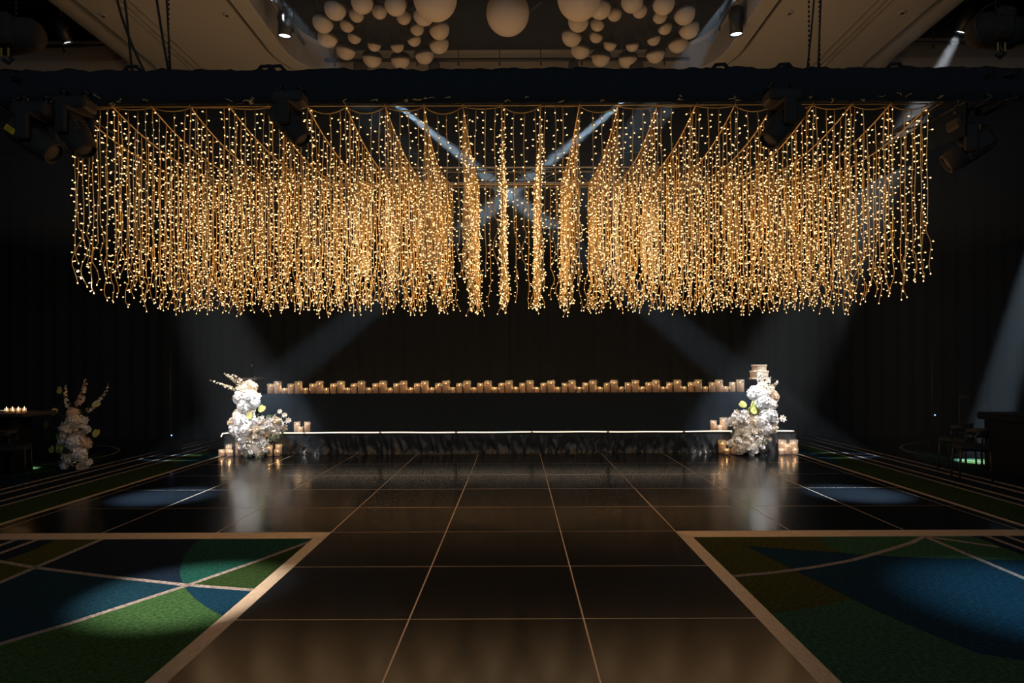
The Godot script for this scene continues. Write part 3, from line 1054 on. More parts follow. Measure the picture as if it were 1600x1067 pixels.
func build_curtains() -> void:
	make_strands()
	var n := 23
	var pitch := 10.30 / (n - 1)
	for k in n:
		var x := -5.17 + k * pitch
		var side := "left" if k < n / 2 else "right"
		var i := mini(k, n - 1 - k)
		var label := "row of warm string lights under the truss, %s row from the %s truss" % [ORD[i], side]
		if k == n / 2:
			label = "narrow row of warm string lights seen end on over the middle of the floor"
		var o := thing("string_light_row", label, "string lights", Vector3(x, TRUSS_Y, 0), "rows of string lights running back under the trusses")
		var z0 := -8.02
		var z1 := -11.6
		var sag := rng.randf_range(0.17, 0.25)
		var lean := rng.randf_range(-0.03, 0.03)
		var pts := []
		for j in 25:
			var t := j / 24.0
			pts.append(Vector3(lean * sin(PI * t), -sag * 4.0 * t * (1.0 - t) * (1.15 - 0.3 * t), lerpf(z0, z1, t)))
		var w := MB.new()
		w.tube(pts, 0.0075, 5)
		part("header_wire", w.done(), M.clear_wire, o)
		var m := 23
		for j in m:
			var t := (j + 0.3 + rng.randf_range(-0.2, 0.2)) / m
			strand(o, Vector3(lean * sin(PI * t), -sag * 4.0 * t * (1.0 - t) * (1.15 - 0.3 * t), lerpf(z0, z1, t)))
	# lights of the same warm colour between the rows, standing for the light of the bulbs
	for k in n - 1:
		for q in 4:
			omni(Vector3(-5.17 + (k + 0.5) * pitch, 3.9 - 0.7 * ((q + k) % 2), lerpf(-8.4, -11.2, (q + 0.5) / 4.0)), BULB_LIGHT, Color(1.0, 0.82, 0.60), 0.12)
	# the row along the front truss, hung in shallow swags
	var f := thing("string_light_curtain", "front string light curtain of single strands hung in shallow swags along the black valance", "string lights", Vector3(0, TRUSS_Y - 0.01, -8.07))
	var bar := MB.new()
	bar.tube([Vector3(-5.3, 0.012, 0), Vector3(5.3, 0.012, 0)], 0.007, 5)
	part("support_wire", bar.done(), M.clear_wire, f)
	for k in n - 1:
		var x0 := -5.17 + k * pitch
		var dip := rng.randf_range(0.0, 0.09)
		var pts := []
		for j in 9:
			var t := j / 8.0
			pts.append(Vector3(x0 + pitch * t, -dip * 4.0 * t * (1.0 - t), 0.0))
		var w := MB.new()
		w.tube(pts, 0.0065, 5)
		part("header_wire", w.done(), M.clear_wire, f)
		for j in 4:
			var t := (j + 0.4 + rng.randf_range(-0.18, 0.18)) / 4.0
			if rng.randf() < 0.92:
				strand(f, Vector3(x0 + pitch * t, -dip * 4.0 * t * (1.0 - t), 0.0), 0.94)
	# a few strands on the rear truss
	var b := thing("string_light_curtain", "few loose light strands hung along the bare rear truss", "string lights", Vector3(0, TRUSS_Y, -11.62))
	bar = MB.new()
	bar.tube([Vector3(-5.3, 0.0, 0), Vector3(5.3, 0.0, 0)], 0.006, 5)
	part("support_wire", bar.done(), M.clear_wire, b)
	for k in 40:
		strand(b, Vector3(-5.15 + 10.3 * (k + rng.randf_range(0.1, 0.9)) / 40.0, 0, 0))


# ------------------------------------------------------------------ stage, table, cake, lectern

func build_stage() -> void:
	var o := thing("stage_platform", "low black stage platform with a gathered skirt behind the dance floor", "stage", Vector3(0, 0, -13.25))
	var m := MB.new()
	m.box(Vector3(0.02, 0.39, -1.2), Vector3(11.3, 0.05, 2.4), 0.006)
	part("deck", m.done(), M.black_paint, o)
	m = MB.new()
	for x in [-5.4, -2.7, 0.0, 2.7, 5.4]:
		for z in [-0.3, -2.1]:
			m.box(Vector3(x, 0.17, z), Vector3(0.06, 0.40, 0.06))
	part("frame", m.done(), M.black_metal, o)
	# gathered skirt that spreads and creases where it meets the floor
	var nz := FastNoiseLite.new()
	nz.seed = 21
	nz.frequency = 1.0
	for sd in 3:
		m = MB.new()
		var n := 460 if sd == 0 else 90
		var rows := 9
		var g := []
		for i in n + 1:
			var t := i / float(n)
			var col := []
			for j in rows + 1:
				var h := j / float(rows)
				var u := t * 11.3 if sd == 0 else t * 2.4
				var fold := absf(nz.get_noise_2d(u * 4.2 + h * 0.5, sd * 40.0 + h * 0.4)) * 0.13 + 0.025 * nz.get_noise_2d(u * 13.0, h * 1.2)
				var out := 0.012 + fold * (0.25 + 0.75 * (1.0 - h)) + 0.035 * pow(1.0 - h, 6.0) * (1.0 + 1.2 * nz.get_noise_2d(u * 9.0, 77.0))
				var y := 0.004 + 0.372 * h + (0.02 * maxf(0.0, nz.get_noise_2d(u * 12.0, 3.0)) if j == 1 else 0.0)
				if sd == 0:
					col.append(Vector3(-5.63 + u + 0.04 * nz.get_noise_2d(u * 4.0, h * 4.0), y, out))
				else:
					col.append(Vector3((-5.63 - out) if sd == 1 else (5.67 + out), y, -u))
			g.append(col)
		for i in n:
			for j in rows:
				m.quad(g[i][j], g[i + 1][j], g[i + 1][j + 1], g[i][j + 1], Vector3(0, 0, 1) if sd == 0 else Vector3(-1 if sd == 1 else 1, 0, 0))
		part("skirt", m.done(), M.black_satin, o)
	# LED strip laid along the front edge
	var led := thing("led_strip", "glowing warm white light strip along the front edge of the stage", "light strip", Vector3(0, 0.42, -13.22))
	var k := -5.55
	while k < 5.55:
		var x2 := minf(k + 1.5, 5.6)
		m = MB.new()
		var pts := []
		for j in 9:
			var x := lerpf(k, x2 - 0.02, j / 8.0)
			pts.append(Vector3(x, 0.008 + 0.003 * sin(x * 1.7) + 0.002 * sin(x * 5.1), 0.003 * sin(x * 2.3)))
		m.tube(pts, 0.009, 8)
		part("glowing_tube", m.done(), M.led_glow, led)
		m = MB.new()
		m.box(Vector3(x2, 0.006, 0.004), Vector3(0.05, 0.022, 0.026), 0.004)
		part("connector", m.done(), M.icing, led)
		k += 1.5
	m = MB.new()
	m.tube([Vector3(-5.57, 0.01, 0), Vector3(-5.66, 0.0, 0.02), Vector3(-5.68, -0.06, 0.04)], 0.010, 6)
	part("glowing_tube", m.done(), M.led_glow, led)
	for x in 5:
		var al := AreaLight3D.new()
		al.name = "strip_light"
		al.area_size = Vector2(2.1, 0.03)
		al.light_energy = 0.025
		al.light_color = Color(1.0, 0.86, 0.70)
		al.position = Vector3(-4.4 + 2.2 * x, 0.445, -13.20)
		al.rotation = Vector3(PI / 5, 0, 0)
		al.area_range = 20.0
		al.area_attenuation = 2.0
		al.shadow_enabled = true
		add_child(al, true)
	# the long table
	var t := thing("head_table", "long narrow black table carrying the row of candles on the stage", "table", Vector3(0, 0.415, -14.0))
	m = MB.new()
	m.box(Vector3(0, 0.735, 0), Vector3(10.16, 0.03, 0.62), 0.008)
	part("tabletop", m.done(), M.black_paint, t)
	for x in [-5.0, -2.5, 0.0, 2.5, 5.0]:
		for z in [-0.25, 0.25]:
			m = MB.new()
			m.tube([Vector3(x, 0, z), Vector3(x, 0.72, z)], 0.018, 8)
			part("leg", m.done(), M.black_metal, t)
	m = MB.new()
	var cl := []
	for i in 401:
		var x := -5.1 + 10.2 * i / 400.0
		var ph := 0.018 * sin(x * 15.0) + 0.012 * sin(x * 6.3 + 2.0)
		cl.append([Vector3(x, 0.754, -0.32), Vector3(x, 0.754, 0.31), Vector3(x, 0.74, 0.322), Vector3(x, 0.4, 0.33 + ph * 0.6), Vector3(x, 0.004, 0.34 + ph)])
	for i in 400:
		for j in 4:
			m.quad(cl[i][j], cl[i + 1][j], cl[i + 1][j + 1], cl[i][j + 1], Vector3(0, 1, 1))
	for e in [0, 400]:
		m.quad(cl[e][0], cl[e][1], cl[e][4], Vector3(cl[e][0].x, 0.004, -0.32), Vector3(-1 if e == 0 else 1, 0, 0))
	var tc := thing("tablecloth", "plain black cloth hanging to the stage from the long candle table", "tablecloth", Vector3(0, 0.415, -14.0))
	part("cloth", m.done(), M.backdrop_velvet, tc)
	# lectern with microphone
	var le := thing("lectern", "black lectern with a thin flat top behind the left white flowers", "lectern", Vector3(-5.33, 0.415, -13.75))
	m = MB.new()
	m.box(Vector3(0, 0.50, 0), Vector3(0.36, 1.0, 0.36), 0.01)
	part("body", m.done(), M.black_paint, le)
	m = MB.new()
	m.box(Vector3(0, 1.075, 0.0), Vector3(0.43, 0.045, 0.42), 0.008, Basis(Vector3.RIGHT, 0.06))
	part("top", m.done(), M.black_plastic, le)
	m = MB.new()
	m.box(Vector3(0, 1.02, 0.0), Vector3(0.2, 0.08, 0.2), 0.01)
	part("neck", m.done(), M.black_paint, le)
	var mi := thing("gooseneck_microphone", "thin gooseneck microphone standing on the black lectern top", "microphone", Vector3(-5.22, 1.515, -13.72))
	m = MB.new()
	m.lathe([Vector2(0, 0), Vector2(0.022, 0), Vector2(0.022, 0.012), Vector2(0.01, 0.03), Vector2(0, 0.03)], 12)
	part("foot", m.done(), M.chrome, mi)
	m = MB.new()
	m.tube([Vector3(0, 0.02, 0), Vector3(0.0, 0.10, 0.0), Vector3(-0.012, 0.18, 0.02), Vector3(-0.03, 0.235, 0.05)], 0.005, 6)
	part("stem", m.done(), M.black_metal, mi)
	m = MB.new()
	m.tube([Vector3(-0.03, 0.235, 0.05), Vector3(-0.036, 0.265, 0.08)], 0.012, 8)
	part("capsule", m.done(), M.chrome, mi)
	# cake on a plinth
	var pl := thing("cake_plinth", "black square plinth under the cake behind the right white flowers", "plinth", Vector3(5.22, 0.415, -13.85))
	m = MB.new()
	m.box(Vector3(0, 0.5, 0), Vector3(0.40, 1.0, 0.40), 0.01)
	part("body", m.done(), M.black_paint, pl)
	m = MB.new()
	m.box(Vector3(0, 1.01, 0), Vector3(0.46, 0.03, 0.46), 0.006)
	part("top", m.done(), M.black_paint, pl)
	var ck := thing("wedding_cake", "ivory two tier wedding cake with piped borders on the black plinth", "cake", Vector3(5.16, 1.44, -13.82))
	m = MB.new()
	m.lathe([Vector2(0, 0), Vector2(0.205, 0), Vector2(0.205, 0.012), Vector2(0, 0.012)], 36)
	part("board", m.done(), M.icing, ck)
	for tr in [[0.178, 0.012, 0.165], [0.142, 0.165, 0.29]]:
		m = MB.new()
		m.lathe([Vector2(0, tr[1]), Vector2(tr[0], tr[1]), Vector2(tr[0], tr[2] - 0.01), Vector2(tr[0] - 0.01, tr[2]), Vector2(0, tr[2])], 36)
		var ti := part("tier", m.done(), M.icing, ck)
		m = MB.new()
		for k2 in 26:
			var a := TAU * k2 / 26
			m.ball(Vector3(cos(a) * tr[0], tr[2] - 0.004, sin(a) * tr[0]), Vector3(0.02, 0.014, 0.02), 5, 6)
			m.ball(Vector3(cos(a) * tr[0], tr[1] + 0.01, sin(a) * tr[0]), Vector3(0.016, 0.012, 0.016), 5, 6)
		part("piped_border", m.done(), M.icing, ti).set_meta("kind", "stuff")
		m = MB.new()
		for k2 in 26:
			var a := TAU * (k2 + 0.5) / 26
			m.ball(Vector3(cos(a) * (tr[0] + 0.004), tr[2] - 0.03, sin(a) * (tr[0] + 0.004)), Vector3(0.010, 0.012, 0.006), 4, 6, Basis(Vector3.UP, -a + PI / 2))
		part("swag_drops", m.done(), M.icing, ti).set_meta("kind", "stuff")


var candle_kinds := {}

# [radius of glass, glass height, wax height]
const CANDLE := {"tall": [0.082, 0.262, 0.196], "middle": [0.066, 0.212, 0.160], "short": [0.060, 0.125, 0.088]}

func candle(kind: String, at: Vector3, label: String, group := "") -> void:
	var o: Node3D
	if candle_kinds.has(kind):
		o = candle_kinds[kind].duplicate()
		o.name = numbered("jar_candle")
		o.position = at
		add_child(o)
		tag(o, label, "candle", group)
	else:
		var s: Array = CANDLE[kind]
		o = thing("jar_candle", label, "candle", at, group)
		var r: float = s[0]
		var m := MB.new()
		m.lathe([Vector2(0, 0.0), Vector2(r * 0.96, 0.0), Vector2(r, 0.008), Vector2(r, s[1]), Vector2(r - 0.004, s[1] + 0.002), Vector2(r - 0.005, s[1]), Vector2(r - 0.005, 0.012), Vector2(0, 0.012)], 24)
		part("glass_jar", m.done(), M.clear_glass, o)
		m = MB.new()
		var rw := r - 0.009
		m.lathe([Vector2(0, 0.014), Vector2(rw, 0.014), Vector2(rw, s[2] - 0.004), Vector2(rw - 0.006, s[2]), Vector2(rw - 0.014, s[2] - 0.006), Vector2(0, s[2] - 0.009)], 20)
		var c := part("candle", m.done(), M.candle_wax, o)
		m = MB.new()
		m.tube([Vector3(0, s[2] - 0.01, 0), Vector3(0.001, s[2] + 0.005, 0)], 0.002, 5)
		part("wick", m.done(), M.wick, c)
		m = MB.new()
		var h: float = s[2] + 0.002
		m.lathe([Vector2(0, h), Vector2(0.005, h + 0.005), Vector2(0.0055, h + 0.010), Vector2(0.003, h + 0.020), Vector2(0, h + 0.028)], 8)
		part("flame", m.done(), M.flame_glow, o)
		candle_kinds[kind] = o
	omni(at + Vector3(0, CANDLE[kind][2] + 0.017, 0), 0.010, Color(1.0, 0.76, 0.50), 0.006)


func build_candles() -> void:
	var y := 1.1695
	for k in 23:
		var x := -4.945 + k * 0.4345
		for q in [["middle", 0.0, "medium"], ["tall", 0.158, "tall"], ["short", 0.30, "short"]]:
			if k == 22 and q[0] == "short":
				continue
			var from_left := k < 12
			var i := k if from_left else 22 - k - (1 if q[0] == "short" else 0)
			var label := "%s jar candle on the long table, %s %s one from the %s end" % [q[2], ORD[i], q[2], "lectern" if from_left else "cake"]
			candle(q[0], Vector3(x + q[1], y, -13.83 + rng.randf_range(-0.02, 0.05)), label, "candles along the long black table")
	var deck := 0.415
	var sets := [
		["middle", -4.27, deck, -13.45, "left candle of the three at the left end of the light strip"], ["short", -4.17, deck, -13.33, "short candle in front of the two at the left end of the light strip"], ["middle", -4.06, deck, -13.44, "right candle of the three at the left end of the light strip"],
		["middle", 4.10, deck, -13.44, "medium candle of the three at the right end of the light strip"], ["short", 4.19, deck, -13.34, "short candle in front of the two at the right end of the light strip"], ["tall", 4.31, deck, -13.45, "tall candle of the three at the right end of the light strip"],
		["short", -5.60, 0.0, -13.02, "short candle at the far left on the floor beside the left flowers"], ["middle", -5.52, 0.0, -13.155, "medium candle behind the short ones on the floor left of the left flowers"], ["short", -5.43, 0.0, -13.0, "short candle between two others on the floor left of the left flowers"], ["tall", -5.27, 0.0, -13.08, "tall candle on the floor touching the left side of the left flowers"],
		["middle", -4.66, 0.0, -12.98, "medium candle on the floor just right of the left flowers"], ["middle", -4.53, 0.0, -13.14, "medium candle behind others on the floor right of the left flowers"], ["short", -4.50, 0.0, -12.98, "short candle on the floor farthest right of the left flowers"],
		["tall", 4.18, 0.0, -13.12, "tall candle behind two on the floor left of the right flowers"], ["short", 4.21, 0.0, -12.93, "short candle on the floor left of the right flowers"], ["middle", 4.35, 0.0, -12.97, "medium candle on the floor touching the left side of the right flowers"],
		["short", 5.27, 0.0, -12.93, "short candle on the floor nearest the right side of the right flowers"], ["tall", 5.36, 0.0, -13.13, "tall candle behind the left of five on the floor right of the right flowers"], ["middle", 5.40, 0.0, -12.95, "medium candle in the middle of five on the floor right of the right flowers"], ["short", 5.53, 0.0, -12.93, "short candle in front at right of five beside the right flowers"], ["tall", 5.58, 0.0, -13.12, "tall candle at the rear right of five beside the right flowers"],
		["middle", 5.28, deck, -13.40, "medium candle on the stage end right of the right flowers"],
	]
	for s in sets:
		candle(s[0], Vector3(s[1], s[2], s[3]), s[4], "candles grouped round the white flowers")


# ------------------------------------------------------------------ flowers

var bloom := {}

func petal(m: MB, c: Vector3, b: Basis, length: float, width: float, cup: float) -> void:
	# a small cupped petal along +x of b, curling up towards +y
	var p := []
	for i in 4:
		var t := i / 3.0
		var w := width * sin(PI * (0.12 + 0.80 * t)) / 2
		var y := cup * length * t * t
		p.append([c + b * Vector3(length * t, y + 0.15 * w, -w), c + b * Vector3(length * t, y, 0), c + b * Vector3(length * t, y + 0.15 * w, w)])
	for i in 3:
		for k in 2:
			m.quad(p[i][k], p[i][k + 1], p[i + 1][k + 1], p[i + 1][k], b * Vector3(-0.2, 1, 0))


func face(n: Vector3, spin: float) -> Basis:
	# a basis whose y is n
	var q := Basis(Quaternion(Vector3.UP, n)) if n.y > -0.995 else Basis(Vector3.RIGHT, PI)
	return q * Basis(Vector3.UP, spin)


func make_blooms() -> void:
	var r := RandomNumberGenerator.new()
	r.seed = 31
	# hydrangea heads of radius 1: four-petalled florets packed over a ball
	for v in 4:
		var m := MB.new()
		m.ball(Vector3.ZERO, Vector3(0.78, 0.74, 0.78), 8, 12)
		var n := 95
		for i in n:
			var y := 1.0 - 2.0 * (i + 0.5) / n
			var a := i * 2.39996 + r.randf_range(-0.2, 0.2)
			var d := Vector3(sqrt(1 - y * y) * cos(a), y, sqrt(1 - y * y) * sin(a))
			d = (d + Vector3(r.randf_range(-0.1, 0.1), r.randf_range(-0.1, 0.1), r.randf_range(-0.1, 0.1))).normalized()
			var c := d * r.randf_range(0.80, 1.0)
			var b := face((d + Vector3(r.randf_range(-0.35, 0.35), r.randf_range(-0.35, 0.35), r.randf_range(-0.35, 0.35))).normalized(), r.randf() * TAU)
			for k in 4:
				petal(m, c, b * Basis(Vector3.UP, TAU * k / 4), 0.21, 0.20, 0.10)
		bloom["hydrangea%d" % v] = m.done()
	# roses of radius 1: spiralled rings of cupped petals
	for v in 3:
		var m := MB.new()
		m.ball(Vector3(0, 0.05, 0), Vector3(0.5, 0.55, 0.5), 6, 8)
		for ring in 4:
			var n: int = [3, 5, 6, 7][ring]
			for k in n:
				var a := TAU * (k + 0.5 * ring) / n + r.randf_range(-0.15, 0.15)
				var up: float = [1.35, 1.0, 0.62, 0.25][ring]
				var b := Basis(Vector3.UP, -a) * Basis(Vector3(0, 0, 1), up)
				petal(m, Vector3(cos(a), -0.25, sin(a)) * [0.12, 0.16, 0.2, 0.2][ring], b, [0.75, 0.85, 0.9, 0.85][ring], [0.6, 0.75, 0.85, 0.85][ring], [-0.35, 0.25, 0.4, 0.25][ring])
		bloom["rose%d" % v] = m.done()
	# open star flower of radius 1
	var st := MB.new()
	for k in 7:
		petal(st, Vector3.ZERO, Basis(Vector3.UP, TAU * k / 7), 1.0, 0.62, 0.25)
	for k in 5:
		petal(st, Vector3(0, 0.06, 0), Basis(Vector3.UP, TAU * (k + 0.3) / 5) * Basis(Vector3(0, 0, 1), 0.6), 0.6, 0.4, 0.2)
	bloom["star"] = st.done()
	# cluster of tiny buds
	for v in 2:
		var m := MB.new()
		for k in 26:
			var d := Vector3(r.randf_range(-1, 1), r.randf_range(-0.7, 1), r.randf_range(-1, 1))
			if d.length() > 1.0:
				d = d.normalized()
			var b := face(d.normalized(), r.randf() * TAU)
			for q in 5:
				petal(m, d, b * Basis(Vector3.UP, TAU * q / 5), 0.2, 0.15, 0.3)
		bloom["buds%d" % v] = m.done()
	# anthurium: a heart-shaped shield
	var an := MB.new()
	var rim := []
	for k in 25:
		var a := TAU * k / 24
		var x := 0.72 * sin(a) * (1.0 + 0.22 * cos(a))
		var z := -0.95 * cos(a) + 0.32 * exp(-pow(sin(a) * 4.0, 2.0)) * (1.0 if cos(a) > 0.0 else 0.0) + 0.12 * absf(sin(a))
		rim.append(Vector3(x, 0.18 * (x * x) + 0.1 * z * z, z))
	for k in 24:
		an.tri(Vector3(0, 0, -0.1), rim[k], rim[k + 1], Vector3.UP)
		an.tri(Vector3(0, -0.03, -0.1), rim[k] - Vector3(0, 0.03, 0), rim[k + 1] - Vector3(0, 0.03, 0), Vector3.DOWN)
	bloom["anthurium"] = an.done()
	var sx := MB.new()
	sx.tube([Vector3(0, 0.02, -0.3), Vector3(0, 0.25, -0.05), Vector3(0, 0.42, 0.3)], [0.07, 0.07, 0.03], 8)
	bloom["spadix"] = sx.done()
	# leaf
	var lf := MB.new()
	petal(lf, Vector3.ZERO, Basis(), 1.0, 0.42, -0.25)
	petal(lf, Vector3(0, -0.012, 0), Basis(), 1.0, 0.42, -0.25)
	bloom["leaf"] = lf.done()


func put_bloom(o: Node, called: String, kind: String, mt: Material, at: Vector3, n: Vector3, r: float) -> MeshInstance3D:
	return part(called, bloom[kind], mt, o, Transform3D(face(n.normalized(), rng.randf() * TAU).scaled_local(Vector3.ONE * r), at))


func spray(o: Node, a: Vector3, b: Vector3, sag: Vector3, n: int, r: float, mt: Material) -> void:
	# a stem of small florets that get smaller towards the tip
	var pts := []
	for k in 9:
		var t := k / 8.0
		pts.append(a.lerp(b, t) + sag * 4 * t * (1 - t))
	var m := MB.new()
	m.tube(pts, [0.006, 0.006, 0.005, 0.005, 0.004, 0.004, 0.003, 0.003, 0.002], 5)
	var s := part("flower_stem", m.done(), M.stem_green, o)
	m = MB.new()
	for k in n:
		var t := 0.18 + 0.82 * k / n
		var p := a.lerp(b, t) + sag * 4 * t * (1 - t)
		var d := Vector3(rng.randf_range(-1, 1), rng.randf_range(-1, 1), rng.randf_range(-0.3, 1)).normalized()
		var rr := r * (1.15 - 0.75 * t)
		var c := p + d * rr * 0.8
		var bs := face(d, rng.randf() * TAU)
		for q in 5:
			petal(m, c, bs * Basis(Vector3.UP, TAU * q / 5), rr, rr * 0.8, 0.3)
	part("spray_florets", m.done(), mt, s).set_meta("kind", "stuff")


# kinds: h white hydrangea, c cream hydrangea, b blush hydrangea, g green hydrangea; [kind, x, y, z, r] measured from the base
func arrangement(label: String, at: Vector3, heads: Array, clouds: Array, shields: Array, stars: Array, core: Array, flip: float, dim := false) -> Node3D:
	var o := thing("flower_arrangement", label, "flowers", at)
	var m := MB.new()
	for c in core:
		m.ball(Vector3(c[0] * flip, c[1], c[2]), Vector3(c[3], c[4], c[3]), 8, 12)
	part("moss_core", m.done(), M.moss_green if dim else M.ivory_petal, o)
	for h in heads:
		var mt: Material = {"h": M.white_petal, "c": M.cream_petal, "b": M.blush_petal, "g": M.lime_petal}[h[0]]
		var p := Vector3(h[1] * flip, h[2], h[3])
		put_bloom(o, "hydrangea_head", "hydrangea%d" % (rng.randi() % 4), mt, p, Vector3(rng.randf_range(-0.3, 0.3), 0.4, 1), h[4])
	# clouds of roses and buds: [x, y, z, rx, ry, rz, count, radius]
	for c in clouds:
		for k in c[6]:
			var d := Vector3(rng.randf_range(-1, 1), rng.randf_range(-1, 1), rng.randf_range(-0.15, 1))
			d = d.normalized() * sqrt(rng.randf_range(0.35, 1.0))
			var p := Vector3((c[0] + d.x * c[3]) * flip, maxf(c[1] + d.y * c[4], 0.045), c[2] + d.z * c[5])
			var n := Vector3(d.x * flip + rng.randf_range(-0.3, 0.3), d.y + 0.35, d.z + 0.6)
			var rr: float = c[7] * rng.randf_range(0.75, 1.2)
			if rng.randf() < 0.68:
				put_bloom(o, "rose", "rose%d" % (rng.randi() % 3), [M.ivory_petal, M.cream_petal, M.white_petal][rng.randi() % 3], p, n, rr)
			else:
				put_bloom(o, "bud_cluster", "buds%d" % (rng.randi() % 2), [M.ivory_petal, M.white_petal][rng.randi() % 2], p, n, rr * 1.1)
		for k in int(c[6] / 3.0):
			var a := rng.randf() * TAU
			var p2 := Vector3((c[0] + cos(a) * c[3] * 0.8) * flip, maxf(c[1] + sin(a) * c[4] * 0.8, 0.05), c[2] + 0.05)
			put_bloom(o, "leaf", "leaf", M.leaf_green, p2, Vector3(cos(a) * flip, 0.6, 0.5), 0.13)
	for s in shields:
		var b := Basis(Vector3(0, 0, 1), s[4] * flip) * Basis(Vector3.RIGHT, 1.1) * Basis(Vector3.UP, s[5] if s.size() > 5 else 0.0)
		var q := part("anthurium", bloom.anthurium, M.lime_petal, o, Transform3D(b.scaled_local(Vector3.ONE * s[3]), Vector3(s[0] * flip, s[1], s[2])))
		part("spadix", bloom.spadix, M.flower_heart, q)
		var st := MB.new()
		st.tube([Vector3(s[0] * flip, s[1], s[2] - 0.01), Vector3(s[0] * flip * 0.75, s[1] * 0.92, s[2] - 0.06), Vector3(s[0] * flip * 0.35, s[1] * 0.8, s[2] - 0.08)], 0.006, 5)
		part("flower_stem", st.done(), M.stem_green, o)
	for s in stars:
		put_bloom(o, "star_flower", "star", M.ivory_petal, Vector3(s[0] * flip, s[1], s[2]), Vector3(s[0] * flip * 0.4, 0.3, 1), s[3])
		var st := MB.new()
		st.tube([Vector3(s[0] * flip, s[1], s[2] - 0.01), Vector3(s[0] * flip * 0.8, s[1] * 0.9, s[2] - 0.08)], 0.005, 5)
		part("flower_stem", st.done(), M.stem_green, o)
	return o


